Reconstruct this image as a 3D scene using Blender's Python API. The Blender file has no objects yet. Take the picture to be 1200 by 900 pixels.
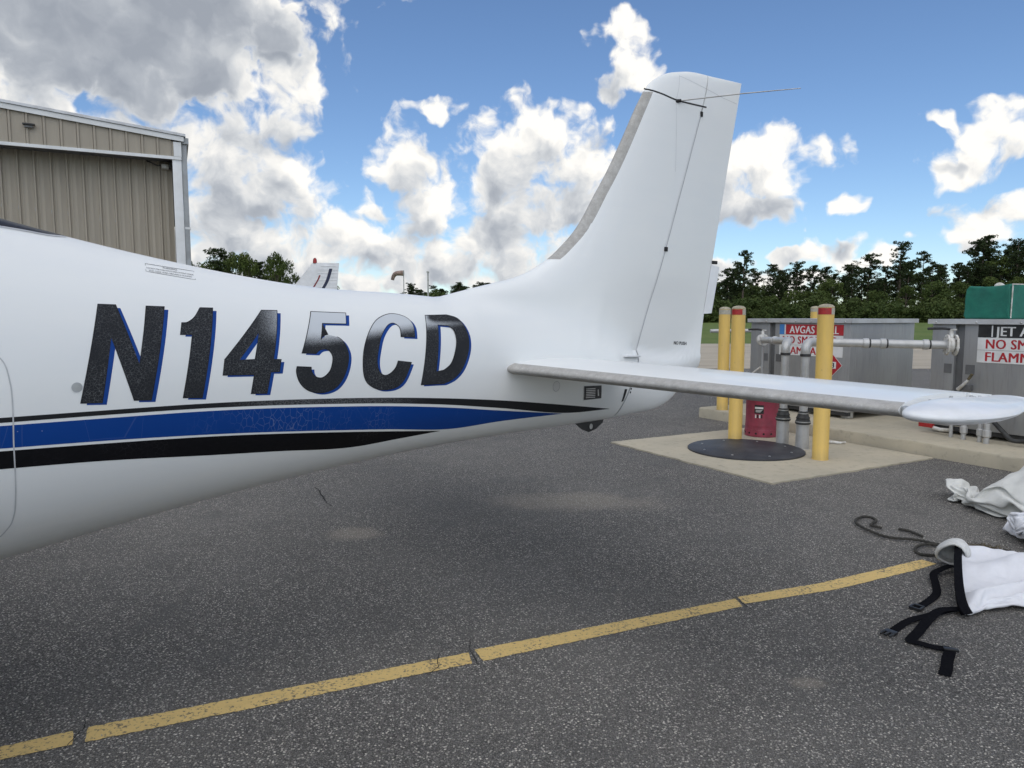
import bpy, bmesh, math, random
from mathutils import Vector, Matrix, noise as mn

# ------------------------------------------------------------------ scene
sc = bpy.context.scene
COL = sc.collection
R = math.radians

# camera: phone held at chest height, tipped down a little
cd = bpy.data.cameras.new('camera'); cam = bpy.data.objects.new('camera', cd); COL.objects.link(cam)
cd.sensor_width = 36.0; cd.lens = 24.96; cd.clip_start = .05; cd.clip_end = 4000
cam.location = (0, 0, 1.40); cam.rotation_euler = (R(90 - 5.4), 0, 0)
sc.camera = cam

# sun: the apron lies under a passing cloud, so the light is broad and soft
SUN_EL, SUN_AZ = R(52), R(188)          # azimuth measured from +Y towards +X
sd = bpy.data.lights.new('sun', 'SUN'); sun = bpy.data.objects.new('sun', sd); COL.objects.link(sun)
sd.energy = 1.5; sd.angle = R(95); sd.color = (1, .96, .90)
sdir = Vector((math.sin(SUN_AZ) * math.cos(SUN_EL), math.cos(SUN_AZ) * math.cos(SUN_EL), math.sin(SUN_EL)))
sun.rotation_euler = sdir.to_track_quat('Z', 'Y').to_euler()

sc.view_settings.view_transform = 'Standard'; sc.view_settings.look = 'None'
sc.view_settings.exposure = 0.15; sc.view_settings.gamma = 1.0; sc.view_settings.use_curve_mapping = False

sc.cycles.max_bounces = 5; sc.cycles.diffuse_bounces = 3; sc.cycles.adaptive_threshold = .02

# ------------------------------------------------------------------ world
wd = bpy.data.worlds.new('World'); sc.world = wd; wd.use_nodes = True
wd.cycles.sampling_method = 'MANUAL'; wd.cycles.sample_map_resolution = 256
# cumulus masses: azimuth, elevation, half width, half height (radians)
CLOUDS = [(-0.581,0.316,0.145,0.059),(-0.461,0.324,0.139,0.063),(-0.340,0.297,0.077,0.039),(-0.568,0.267,0.107,0.035),(-0.474,0.411,0.234,0.049),(-0.537,0.218,0.065,0.047),(-0.384,0.199,0.106,0.061),(-0.340,0.139,0.099,0.054),(-0.302,0.173,0.045,0.041),(-0.393,0.094,0.071,0.043),(-0.255,0.098,0.078,0.043),(-0.182,0.077,0.069,0.037),(-0.288,0.116,0.043,0.035),(-0.146,0.201,0.028,0.049),(-0.111,0.158,0.047,0.034),(0.029,0.225,0.077,0.054),(0.088,0.210,0.052,0.033),(-0.012,0.187,0.056,0.044),(-0.047,0.101,0.112,0.040),(0.047,0.142,0.088,0.040),(-0.405,0.050,0.070,0.027),(-0.311,0.063,0.086,0.028),(-0.211,0.050,0.091,0.025),(-0.107,0.063,0.094,0.029),(0.000,0.070,0.083,0.033),(0.095,0.095,0.059,0.035),(-0.099,0.277,0.032,0.018),(0.144,0.358,0.029,0.023),(0.172,0.320,0.025,0.026),(0.129,0.295,0.021,0.016),(0.323,0.196,0.063,0.038),(0.319,0.135,0.051,0.022),(0.280,0.174,0.043,0.048),(0.431,0.146,0.019,0.013),(0.428,0.083,0.035,0.016),(0.283,0.067,0.026,0.016),(0.548,0.179,0.036,0.019),(0.584,0.198,0.033,0.022),(0.606,0.228,0.028,0.018),(0.539,0.231,0.017,0.008),(0.600,0.115,0.048,0.027),(0.569,0.095,0.034,0.016),(0.504,0.097,0.011,0.008),(-0.176,0.384,0.010,0.006),(-0.296,0.379,0.029,0.007),(-0.181,0.137,0.023,0.012),(0.361,0.075,0.015,0.008),(-0.513,0.351,0.012,0.007),(0.453,0.070,0.029,0.011),(0.374,0.046,0.062,0.011),]


class NT:
    """tiny node-tree writer"""
    dim = '3D'
    def __init__(s, nt): s.nt = nt
    def n(s, t, **kw):
        nd = s.nt.nodes.new(t)
        for k, v in kw.items(): setattr(nd, k, v)
        return nd
    def put(s, sock, v):
        if isinstance(v, bpy.types.NodeSocket): s.nt.links.new(v, sock)
        elif v is not None: sock.default_value = v
    def math(s, op, a, b=None, c=None, clamp=False):
        nd = s.n('ShaderNodeMath', operation=op, use_clamp=clamp)
        for i, v in enumerate((a, b, c)): s.put(nd.inputs[i], v)
        return nd.outputs[0]
    def vec(s, op, a, b=None, c=None):
        nd = s.n('ShaderNodeVectorMath', operation=op)
        for i, v in enumerate((a, b, c)): s.put(nd.inputs[i], v)
        return nd.outputs['Value'] if op in ('DOT_PRODUCT', 'LENGTH', 'DISTANCE') else nd.outputs[0]
    def sep(s, v):
        nd = s.n('ShaderNodeSeparateXYZ'); s.put(nd.inputs[0], v); return nd.outputs
    def comb(s, x, y, z=0.0):
        nd = s.n('ShaderNodeCombineXYZ')
        for i, v in enumerate((x, y, z)): s.put(nd.inputs[i], v)
        return nd.outputs[0]
    def noise(s, v, scale, detail=4, rough=.5, dist=0.0, out=0):
        nd = s.n('ShaderNodeTexNoise', noise_dimensions=s.dim); s.put(nd.inputs['Vector'], v)
        nd.inputs['Scale'].default_value = scale; nd.inputs['Detail'].default_value = detail
        nd.inputs['Roughness'].default_value = rough; nd.inputs['Distortion'].default_value = dist
        return nd.outputs[out]
    def vor(s, v, scale, feature='F1', out='Distance', rand=1.0):
        nd = s.n('ShaderNodeTexVoronoi', feature=feature, voronoi_dimensions=s.dim); s.put(nd.inputs['Vector'], v)
        nd.inputs['Scale'].default_value = scale; nd.inputs['Randomness'].default_value = rand
        return nd.outputs[out]
    def ramp(s, f, pts, interp='LINEAR'):
        nd = s.n('ShaderNodeValToRGB'); s.put(nd.inputs[0], f); cr = nd.color_ramp; cr.interpolation = interp
        while len(cr.elements) < len(pts): cr.elements.new(.5)
        for e, (p, c) in zip(cr.elements, pts):
            e.position = p; e.color = (c, c, c, 1) if isinstance(c, (int, float)) else (*c, 1)
        return nd.outputs[0]
    def step(s, f, lo, hi):
        nd = s.n('ShaderNodeMapRange', interpolation_type='SMOOTHSTEP'); s.put(nd.inputs[0], f)
        nd.inputs[1].default_value = lo; nd.inputs[2].default_value = hi
        return nd.outputs[0]
    def mix(s, f, a, b, mode='MIX'):
        nd = s.n('ShaderNodeMix', data_type='RGBA', blend_type=mode); s.put(nd.inputs[0], f)
        for i, v in ((6, a), (7, b)):
            s.put(nd.inputs[i], v if isinstance(v, bpy.types.NodeSocket) else (*v, 1) if len(v) == 3 else v)
        return nd.outputs[2]
    def bump(s, h, strength=.3, dist=.01):
        nd = s.n('ShaderNodeBump'); s.put(nd.inputs['Height'], h)
        nd.inputs['Strength'].default_value = strength; nd.inputs['Distance'].default_value = dist
        return nd.outputs[0]


def group(name, build, n_out=1):
    g = bpy.data.node_groups.new(name, 'ShaderNodeTree')
    g.interface.new_socket('uv', in_out='INPUT', socket_type='NodeSocketVector')
    for i in range(n_out): g.interface.new_socket('out%d' % i, in_out='OUTPUT', socket_type='NodeSocketFloat')
    w = NT(g); w.dim = '2D'; gi = w.n('NodeGroupInput'); go = w.n('NodeGroupOutput')
    for i, o in enumerate(build(w, gi.outputs[0])): w.put(go.inputs[i], o)
    return g


def masses(w, p):
    """large cloud masses at (azimuth, elevation)"""
    acc = None
    for (a, e, rx, ry) in CLOUDS:
        rx *= 1.28; ry *= 1.22
        q = w.vec('MULTIPLY_ADD', p, (1 / rx, 1 / ry, 0), (-a / rx, -e / ry, 0)); d = w.vec('DOT_PRODUCT', q, q)
        acc = d if acc is None else w.math('SMOOTH_MIN', acc, d, .35)
    acc = w.math('SUBTRACT', 1.0, acc)
    # the same kind of cloud all round the rest of the sky
    s = w.sep(p)
    rest = w.math('MAXIMUM', w.step(w.math('ABSOLUTE', s[0]), .68, .80), w.step(s[1], .42, .52))
    f = w.noise(w.vec('MULTIPLY', p, (3.2, 5.5, 1)), 1.0, 3, .5)
    f = w.math('MINIMUM', w.math('MULTIPLY_ADD', f, 7.0, -3.3), 1.0)
    f = w.math('SUBTRACT', f, w.math('MULTIPLY', w.math('SUBTRACT', 1.0, rest), 6.0))
    return [w.math('MAXIMUM', w.math('MAXIMUM', acc, f), -1.6)]


def billows(w, p):
    """cauliflower detail: coarse lobes, and coarse plus fine"""
    n = w.noise(p, 22, 6, .55); c = w.math('MULTIPLY', w.math('SUBTRACT', n, .5), 2.9)
    c = w.math('MULTIPLY_ADD', w.math('SUBTRACT', .45, w.vor(p, 17, 'F1')), 1.25, c)
    d = w.math('MULTIPLY_ADD', w.math('SUBTRACT', .5, w.vor(p, 48, 'F1')), .48, c)
    d = w.math('MULTIPLY_ADD', w.math('SUBTRACT', .5, w.vor(p, 120, 'F1')), .16, d)
    return [c, d]


w = NT(wd.node_tree); wd.node_tree.nodes.clear()
GM, GB = group('cloud_masses', masses), group('cloud_billows', billows, 2)
tc = w.n('ShaderNodeTexCoord').outputs['Generated']
dv = w.vec('NORMALIZE', tc); sx, sy, sz = w.sep(dv)[:3]
uv = w.comb(w.math('ARCTAN2', sx, sy), w.math('ARCSINE', sz), 0.0)
w.dim = '2D'
# uneven warp so that outlines are not elliptical
uw = w.vec('ADD', uv, w.vec('MULTIPLY_ADD', w.noise(uv, 14, 3, .55, 0, 1), (.080, .060, 0), (-.040, -.030, 0)))
w.dim = '3D'
ub = w.vec('ADD', uv, w.vec('MULTIPLY', w.vec('SUBTRACT', uw, uv), (.5, .5, 0)))


def at(g, v, off=None):
    nd = w.n('ShaderNodeGroup'); nd.node_tree = g
    w.put(nd.inputs[0], w.vec('ADD', v, off) if off else v); return nd.outputs


B0, B3 = at(GM, uw)[0], at(GM, uw, (.008, .058, 0))[0]
B2 = w.math('ADD', w.math('MULTIPLY', B0, .6), w.math('MULTIPLY', B3, .4))
n0, n1, n2 = at(GB, ub), at(GB, ub, (.003, .009, 0)), at(GB, ub, (.006, .020, 0))
D0 = w.math('ADD', B0, n0[1]); D1 = w.math('ADD', B0, n1[1]); C0 = w.math('ADD', B0, n0[0])
D2 = w.math('ADD', B2, n2[0]); D3 = B3
# the nearest cloud, upper left, is seen from below: its flat grey base
bq = w.vec('MULTIPLY_ADD', uw, (1 / .26, 1 / .105, 0), (.50 / .26, -.345 / .105, 0))
base = w.step(w.math('ADD', w.vec('DOT_PRODUCT', bq, bq), w.math('MULTIPLY', n0[1], -.22)), 1.0, .35)
D0 = w.math('MULTIPLY_ADD', base, 1.0, D0)
alpha = w.step(D0, -.10, .85)
thick = w.step(D0, .1, 1.6)
under = w.math('ADD', w.math('MULTIPLY', w.step(D2, -.5, 2.0), .30), w.math('MULTIPLY', w.step(D3, -.8, 1.2), .50))
under = w.math('MULTIPLY', under, w.math('MULTIPLY_ADD', thick, .55, .45))
under = w.math('ADD', under, w.math('MULTIPLY', base, .30))
relief = w.math('MULTIPLY', w.math('SUBTRACT', D0, D1), w.math('MULTIPLY_ADD', under, -.20, .26))   # lit from above
relief = w.math('ADD', relief, w.math('MULTIPLY', w.math('SUBTRACT', C0, D2), .20))
relief = w.math('MULTIPLY', relief, w.math('MULTIPLY_ADD', base, -.72, 1.0))
under = w.math('MAXIMUM', under, w.math('MULTIPLY', base, .72))
lit = w.math('ADD', w.math('SUBTRACT', 1.0, under), relief, clamp=True)
ccol = w.ramp(lit, [(0, (.37, .405, .465)), (.22, (.47, .505, .56)), (.50, (.70, .725, .755)), (.78, (.97, .96, .935)), (1, (1.14, 1.11, 1.05))])
sky = w.n('ShaderNodeTexSky', sky_type='NISHITA'); sky.sun_disc = False
sky.sun_elevation = SUN_EL; sky.sun_rotation = SUN_AZ
sky.altitude = 50; sky.air_density = 1.0; sky.dust_density = .15; sky.ozone_density = 2.2
b1 = w.n('ShaderNodeBackground'); w.put(b1.inputs[0], w.mix(1.0, sky.outputs[0], (.76, .86, .98), 'MULTIPLY')); b1.inputs[1].default_value = .122
b2 = w.n('ShaderNodeBackground'); w.put(b2.inputs[0], ccol); b2.inputs[1].default_value = .85
ms = w.n('ShaderNodeMixShader'); w.put(ms.inputs[0], alpha)
w.nt.links.new(b1.outputs[0], ms.inputs[1]); w.nt.links.new(b2.outputs[0], ms.inputs[2])
wo = w.n('ShaderNodeOutputWorld'); w.nt.links.new(ms.outputs[0], wo.inputs[0])

# ------------------------------------------------------------------ materials
def mat(name, base=(.5, .5, .5), rough=.5, metal=0.0, spec=.5, coat=0.0, fn=None):
    m = bpy.data.materials.new(name); m.use_nodes = True; nt = m.node_tree
    b = nt.nodes['Principled BSDF']; t = NT(nt)
    b.inputs['Base Color'].default_value = (*base, 1); b.inputs['Roughness'].default_value = rough
    b.inputs['Metallic'].default_value = metal; b.inputs['Specular IOR Level'].default_value = spec
    b.inputs['Coat Weight'].default_value = coat; b.inputs['Coat Roughness'].default_value = .08
    if fn: fn(t, b)
    return m


SILT = [(-1.03, 4.48, .20, .17), (1.13, 2.61, .08, .05), (.5, 5.3, .7, .30)]


def P(t):  # object-space coordinates
    return t.n('ShaderNodeTexCoord').outputs['Object']


def vary(c0, c1, scale, detail=5, lo=.3, hi=.7, bump=0, bscale=None, bdist=.005, rgh=None):
    def fn(t, b):
        p = P(t); f = t.noise(p, scale, detail, .6)
        t.put(b.inputs['Base Color'], t.mix(t.step(f, lo, hi), c0, c1))
        if rgh: t.put(b.inputs['Roughness'], t.math('MULTIPLY_ADD', f, rgh[1] - rgh[0], rgh[0]))
        if bump: t.put(b.inputs['Normal'], t.bump(t.noise(p, bscale or scale * 6, 4, .6), bump, bdist))
    return fn


def fn_paint(t, b):      # white gelcoat: faint grime and streaks low on the hull, slight waviness
    p = P(t); x, y, z = t.sep(p)[:3]
    n1 = t.noise(t.vec('MULTIPLY', p, (1.2, 3, 6)), 2.2, 6, .62)
    n2 = t.noise(p, 38, 5, .65)
    low = t.step(t.math('MULTIPLY_ADD', n1, .28, z), 1.02, .72)
    g = t.math('MULTIPLY', t.step(n1, .42, .72), low)
    g = t.math('MULTIPLY', g, t.math('MULTIPLY_ADD', n2, .9, .1))
    c = t.mix(t.step(n1, .2, .8), (.81, .82, .805), (.79, .805, .795))
    c = t.mix(t.math('MULTIPLY', g, .55), c, (.34, .31, .27))
    t.put(b.inputs['Base Color'], c)
    t.put(b.inputs['Roughness'], t.math('MULTIPLY_ADD', t.noise(p, 1.5, 2, .5), .04, .34))


def cracks(t, p, scale, width):
    e = t.vor(t.vec('ADD', p, t.vec('MULTIPLY', t.noise(p, scale * .8, 3, .5, 0, 1), (.012, .012, .012))), scale, 'DISTANCE_TO_EDGE')
    return t.step(e, width, width * .25)


def fn_letter(t, b):     # aged vinyl: brushed charcoal fading to silver towards the tail and top, crazed
    p = P(t); x, y, z = t.sep(p)[:3]
    grain = t.noise(t.vec('MULTIPLY', p, (480, 1, 700)), 1.0, 2, .6)
    # printed fade: position along the word and up the letter
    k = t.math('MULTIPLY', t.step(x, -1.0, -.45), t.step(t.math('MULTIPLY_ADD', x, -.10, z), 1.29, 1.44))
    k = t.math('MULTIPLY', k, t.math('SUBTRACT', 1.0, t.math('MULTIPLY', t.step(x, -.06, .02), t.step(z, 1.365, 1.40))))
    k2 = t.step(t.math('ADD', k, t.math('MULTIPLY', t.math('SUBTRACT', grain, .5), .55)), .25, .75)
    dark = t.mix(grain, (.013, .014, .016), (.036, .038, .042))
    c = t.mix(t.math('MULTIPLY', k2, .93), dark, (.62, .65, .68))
    ck = t.math('MULTIPLY', cracks(t, p, 105, .05), t.math('MULTIPLY', t.math('SUBTRACT', 1.0, k2), t.step(t.noise(p, 5, 3), .35, .6)))
    c = t.mix(t.math('MULTIPLY', ck, .24), c, (.36, .37, .38))
    t.put(b.inputs['Base Color'], c)


def fn_blue(t, b):
    p = P(t); x = t.sep(p)[0]
    zone = t.math('MULTIPLY', t.step(x, -1.15, -.75), t.step(x, -.15, -.42))
    q = t.vec('MULTIPLY', p, (1.25, 1, .8))
    ck = t.math('MULTIPLY', cracks(t, q, 38, .035), t.math('MULTIPLY', zone, t.step(t.noise(p, 6, 3), .38, .58)))
    ck2 = t.math('MULTIPLY', cracks(t, q, 5.2, .006), t.step(t.noise(p, 3.3, 2), .5, .56))
    sp = t.math('MULTIPLY', t.step(t.vor(p, 46), .10, .05), t.step(x, -1.38, -1.46))
    f = t.math('MAXIMUM', t.math('MAXIMUM', t.math('MULTIPLY', ck, .22), t.math('MULTIPLY', ck2, .07)), t.math('MULTIPLY', sp, .7))
    base = t.mix(t.noise(p, 3, 3), (.003, .042, .215), (.004, .053, .265))
    t.put(b.inputs['Base Color'], t.mix(f, base, (.40, .46, .55)))


def fn_black(t, b):
    p = P(t); g = t.noise(t.vec('MULTIPLY', p, (60, 1, 150)), 1.0, 4, .7)
    ck = t.math('MULTIPLY', cracks(t, p, 60, .03), t.step(t.noise(p, 4, 3), .55, .7))
    c = t.mix(g, (.004, .004, .005), (.012, .012, .014))
    t.put(b.inputs['Base Color'], t.mix(t.math('MULTIPLY', ck, .10), c, (.3, .3, .3)))


def fn_grain(t, b):      # upper stripe: sun-bleached brushed charcoal
    p = P(t); x = t.sep(p)[0]
    g = t.noise(t.vec('MULTIPLY', p, (300, 1, 300)), 1.0, 3, .7)
    k = t.math('MULTIPLY', t.step(x, -1.0, -.7), t.step(x, -.05, -.35))
    c = t.mix(g, (.009, .010, .011), (.032, .033, .036))
    t.put(b.inputs['Base Color'], t.mix(t.math('MULTIPLY', t.math('MULTIPLY', k, t.step(g, .42, .62)), .6), c, (.24, .245, .25)))


def fn_edge(t, b):       # erosion tape on leading edges
    p = P(t); n = t.noise(p, 26, 7, .7); n2 = t.noise(p, 150, 3, .6)
    c = t.mix(t.step(n, .3, .68), (.45, .437, .41), (.34, .325, .30))
    c = t.mix(t.math('MULTIPLY', t.step(t.vor(p, 70), .13, .05), .55), c, (.14, .13, .11))
    c = t.mix(t.math('MULTIPLY', t.step(n2, .55, .7), .35), c, (.62, .62, .60))
    t.put(b.inputs['Base Color'], c); t.put(b.inputs['Normal'], t.bump(n2, .2, .002))


def fn_asphalt(t, b):
    p = P(t)
    pw = t.vec('ADD', p, t.vec('MULTIPLY', t.noise(p, 60, 2, .5, 0, 1), (.006, .006, 0)))
    v = t.n('ShaderNodeTexVoronoi', feature='F1'); t.put(v.inputs['Vector'], pw); v.inputs['Scale'].default_value = 135
    v2 = t.n('ShaderNodeTexVoronoi', feature='F1'); t.put(v2.inputs['Vector'], pw); v2.inputs['Scale'].default_value = 330
    cr, cg, cb = t.sep(v.outputs['Color'])[:3]; c2 = t.sep(v2.outputs['Color'])[1]
    stone = t.math('MULTIPLY', t.step(v.outputs['Distance'], .62, .36), t.step(cr, .22, .36))
    # the binder is worn off more in some places than in others
    wear = t.noise(p, 1.1, 6, .65)
    stone = t.math('MULTIPLY', stone, t.step(wear, .10, .55))
    tar = t.ramp(c2, [(0, .022), (.5, .050), (.85, .10), (1, .18)])
    st = t.ramp(cb, [(0, (.075, .075, .075)), (.40, (.145, .144, .142)), (.78, (.225, .221, .214)), (.94, (.33, .322, .31)), (1, (.50, .49, .47))])
    c = t.mix(stone, tar, st)
    big = t.noise(p, .50, 6, .62); mid = t.noise(p, 2.6, 6, .65)
    c = t.mix(t.math('MULTIPLY', t.step(big, .38, .66), .14), c, (.24, .237, .23))
    oil = t.math('MULTIPLY', t.step(mid, .50, .70), t.step(t.noise(p, .8, 3), .40, .60))
    c = t.mix(t.math('MULTIPLY', oil, .50), c, (.050, .050, .050))
    # old dried puddles: pale silt with a soft ragged rim
    for (x, y, rx, ry) in SILT:
        q = t.vec('MULTIPLY_ADD', p, (1 / rx, 1 / ry, 0), (-x / rx, -y / ry, 0)); d = t.vec('DOT_PRODUCT', q, q)
        d = t.math('ADD', d, t.math('MULTIPLY', t.math('SUBTRACT', mid, .5), 2.2))
        c = t.mix(t.math('MULTIPLY', t.step(d, 1.3, .0), .26), c, (.33, .30, .255))
    # drips and tyre scuffs
    dr = t.math('MULTIPLY', t.step(t.vor(p, 3.2), .050, .030), t.step(t.noise(p, .7, 2), .5, .6))
    c = t.mix(t.math('MULTIPLY', dr, .7), c, (.03, .03, .03))
    sc_ = t.noise(t.vec('MULTIPLY', p, (.9, 5.5, 1)), 1.3, 5, .6)
    c = t.mix(t.math('MULTIPLY', t.step(sc_, .60, .74), .30), c, (.055, .055, .055))
    c = t.mix(1.0, c, (1.86, 1.77, 1.63), 'MULTIPLY')
    t.put(b.inputs['Base Color'], c)
    h = t.math('MULTIPLY_ADD', stone, .8, t.math('MULTIPLY', t.noise(p, 320, 3, .6), .6))
    h = t.math('SUBTRACT', h, t.math('MULTIPLY', v.outputs['Distance'], .6))
    t.put(b.inputs['Normal'], t.bump(h, 1.0, .007))
    t.put(b.inputs['Roughness'], t.math('MULTIPLY_ADD', oil, -.20, .86))


def fn_line(t, b):       # worn road paint over the same aggregate
    p = P(t)
    v = t.n('ShaderNodeTexVoronoi', feature='F1'); t.put(v.inputs['Vector'], p); v.inputs['Scale'].default_value = 125
    n = t.noise(p, 5, 6, .7); n2 = t.noise(p, 70, 4, .65)
    worn = t.math('MULTIPLY', t.step(t.math('ADD', n2, t.math('MULTIPLY', n, .55)), .80, .93), .85)
    c = t.mix(n, (.63, .445, .165), (.72, .525, .215))
    c = t.mix(t.math('MULTIPLY', t.step(t.noise(p, 22, 4), .5, .8), .4), c, (.42, .31, .14))
    c = t.mix(worn, c, (.09, .085, .075))
    t.put(b.inputs['Base Color'], c)
    t.put(b.inputs['Normal'], t.bump(t.math('SUBTRACT', t.math('MULTIPLY', t.noise(p, 320, 3), .5), v.outputs['Distance']), .5, .004))


def fn_concrete(t, b):
    p = P(t); n = t.noise(p, 1.3, 7, .65); n2 = t.noise(p, 14, 5, .6); n3 = t.noise(p, 130, 3, .6)
    c = t.mix(t.step(n, .3, .7), (.49, .435, .325), (.40, .360, .275))
    c = t.mix(t.math('MULTIPLY', t.step(n2, .52, .75), .45), c, (.20, .185, .15))
    c = t.mix(t.math('MULTIPLY', t.step(n3, .5, .75), .3), c, (.46, .43, .36))
    t.put(b.inputs['Base Color'], c); t.put(b.inputs['Normal'], t.bump(t.math('ADD', n3, t.math('MULTIPLY', n2, .5)), .3, .004))


def fn_apron(t, b):
    p = P(t); n = t.noise(t.vec('MULTIPLY', p, (.35, 1.4, 1)), .5, 6, .6); x, y, z = t.sep(p)[:3]
    c = t.mix(t.step(n, .3, .7), (.44, .385, .30), (.36, .315, .25))
    j = t.math('ABSOLUTE', t.math('SUBTRACT', t.math('FRACT', t.math('MULTIPLY', y, .22)), .5))
    j = t.math('MULTIPLY', t.step(j, .010, .004), t.step(t.noise(p, .8, 3), .3, .6))
    c = t.mix(t.math('MULTIPLY', j, .75), c, (.10, .09, .07))
    t.put(b.inputs['Base Color'], c)


def fn_grass(t, b):
    p = P(t); n = t.noise(p, .08, 6, .6); n2 = t.noise(t.vec('MULTIPLY', p, (1, .35, 1)), 1.6, 6, .7)
    c = t.mix(t.step(n, .35, .65), (.085, .135, .028), (.125, .165, .042))
    c = t.mix(t.math('MULTIPLY', t.step(n2, .45, .7), .55), c, (.165, .175, .060))
    t.put(b.inputs['Base Color'], c)


def fn_metal_panel(t, b):  # ribbed sheet, tan, weathered in streaks
    p = P(t); n = t.noise(t.vec('MULTIPLY', p, (6, 6, .5)), 1.5, 5, .6)
    t.put(b.inputs['Base Color'], t.mix(t.step(n, .3, .7), (.375, .332, .265), (.335, .298, .24)))
    t.put(b.inputs['Roughness'], t.math('MULTIPLY_ADD', n, .2, .4))


def fn_steel(t, b):      # galvanised/brushed tank plate
    p = P(t); n = t.noise(t.vec('MULTIPLY', p, (1, 1, .35)), 3.0, 6, .6); n2 = t.noise(t.vec('MULTIPLY', p, (14, 14, 1.2)), 3, 5, .6)
    c = t.mix(t.step(n, .3, .7), (.31, .313, .315), (.38, .38, .372))
    c = t.mix(t.math('MULTIPLY', t.step(n2, .48, .75), .30), c, (.17, .155, .14))
    t.put(b.inputs['Base Color'], c)
    t.put(b.inputs['Roughness'], t.math('MULTIPLY_ADD', n, .22, .33))


def fn_yellow(t, b):
    p = P(t); n = t.noise(t.vec('MULTIPLY', p, (8, 8, 1.2)), 2, 6, .62); z = t.sep(p)[2]
    c = t.mix(t.step(n, .3, .75), (.72, .48, .115), (.63, .425, .12))
    c = t.mix(t.math('MULTIPLY', t.step(t.noise(p, 40, 5, .7), .62, .72), .55), c, (.30, .22, .10))
    c = t.mix(t.math('MULTIPLY', t.step(z, .14, .0), t.math('MULTIPLY', n, .7)), c, (.25, .20, .10))
    t.put(b.inputs['Base Color'], c)


def fn_canvas(c0, c1):
    def fn(t, b):
        p = P(t); n = t.noise(p, 6, 6, .65); n2 = t.noise(p, 25, 5, .6)
        c = t.mix(t.step(n, .35, .75), c0, c1)
        c = t.mix(t.math('MULTIPLY', t.step(n2, .60, .75), .30), c, (.40, .37, .31))
        t.put(b.inputs['Base Color'], c)
        wv = t.noise(p, 420, 2, .5); cr = t.noise(p, 13, 4, .55, .6)
        t.put(b.inputs['Normal'], t.bump(t.math('ADD', t.math('MULTIPLY', wv, .10), cr), .38, .012))
    return fn


def fn_leaf(c0, c1):
    def fn(t, b):
        p = P(t); oi = t.n('ShaderNodeObjectInfo').outputs['Random']
        n = t.noise(p, .9, 4, .6)
        f = t.math('ADD', t.math('MULTIPLY', t.step(n, .3, .7), .7), t.math('MULTIPLY', oi, .3))
        t.put(b.inputs['Base Color'], t.mix(f, c0, c1))
    return fn


M = {}
M['white'] = mat('white_gelcoat', rough=.25, coat=.22, fn=fn_paint)
M['white2'] = mat('white_paint', (.80, .81, .82), .3, coat=.2, fn=vary((.80, .81, .82), (.70, .71, .71), 6, rgh=(.25, .45)))
M['letter'] = mat('registration_vinyl', rough=.38, spec=.10, fn=fn_letter)
M['outline'] = mat('outline_vinyl', (.02, .021, .024), .4, spec=.10, fn=vary((.016, .016, .018), (.035, .035, .04), 30))
M['lblue'] = mat('letter_blue', (.010, .050, .23), .35, spec=.22, fn=vary((.005, .043, .22), (.007, .055, .27), 12))
M['blue'] = mat('stripe_blue', rough=.33, spec=.22, fn=fn_blue)
M['black'] = mat('stripe_black', rough=.35, spec=.10, fn=fn_black)
M['grain'] = mat('stripe_charcoal', rough=.4, spec=.10, fn=fn_grain)
M['edge'] = mat('erosion_tape', rough=.6, fn=fn_edge)
M['seam'] = mat('panel_seam', (.26, .27, .28), .7, fn=vary((.42, .43, .44), (.54, .55, .56), 12))
M['gap'] = mat('dark_gap', (.012, .012, .013), .8, fn=vary((.008, .008, .009), (.03, .03, .03), 20))
M['glass'] = mat('tinted_window', (.010, .012, .020), .22, spec=.25, fn=vary((.010, .012, .020), (.018, .020, .030), 3))
M['glass'].node_tree.nodes['Principled BSDF'].inputs['IOR'].default_value = 1.12
M['aluminium'] = mat('bare_aluminium', (.55, .55, .54), .38, .85, fn=vary((.60, .60, .59), (.40, .40, .39), 8))
M['pipe'] = mat('painted_pipe', (.5, .5, .5), .42, .35, fn=vary((.52, .52, .51), (.40, .395, .38), 7, rgh=(.3, .5)))
M['castwhite'] = mat('white_valve_casting', (.66, .65, .61), .5, fn=vary((.70, .69, .66), (.42, .39, .33), 14))
M['blackmetal'] = mat('black_metal', (.02, .02, .021), .5, fn=vary((.014, .014, .015), (.05, .05, .05), 12))
M['rubber'] = mat('black_rubber', (.018, .018, .018), .7, fn=vary((.012, .012, .012), (.045, .045, .043), 15, bump=.2))
M['asphalt'] = mat('asphalt', rough=.86, spec=.35, fn=fn_asphalt)
M['line'] = mat('yellow_line_paint', rough=.75, spec=.3, fn=fn_line)
M['concrete'] = mat('concrete', rough=.85, spec=.3, fn=fn_concrete)
M['apron'] = mat('apron_concrete', rough=.85, spec=.2, fn=fn_apron)
M['grass'] = mat('mown_grass', rough=.9, spec=.15, fn=fn_grass)
M['tan'] = mat('tan_sheet_metal', rough=.5, spec=.35, fn=fn_metal_panel)
M['trim'] = mat('pale_trim', (.62, .64, .65), .45, fn=vary((.76, .77, .77), (.66, .67, .66), 2.5))
M['greytrim'] = mat('grey_downpipe', (.34, .36, .37), .5, fn=vary((.36, .38, .39), (.28, .29, .29), 3))
M['steel'] = mat('tank_steel', rough=.42, metal=.45, fn=fn_steel)
M['steel_dark'] = mat('cabinet_steel', (.15, .15, .15), .5, .3, fn=vary((.17, .172, .175), (.12, .12, .12), 4))
M['lid'] = mat('tank_lid', (.55, .56, .57), .4, .35, fn=vary((.58, .59, .60), (.44, .44, .44), 4))
M['yellow'] = mat('bollard_yellow', rough=.5, fn=fn_yellow)
M['cap'] = mat('bollard_mortar_cap', (.42, .38, .28), .85, fn=vary((.46, .41, .29), (.28, .25, .19), 25, bump=.4))
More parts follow.
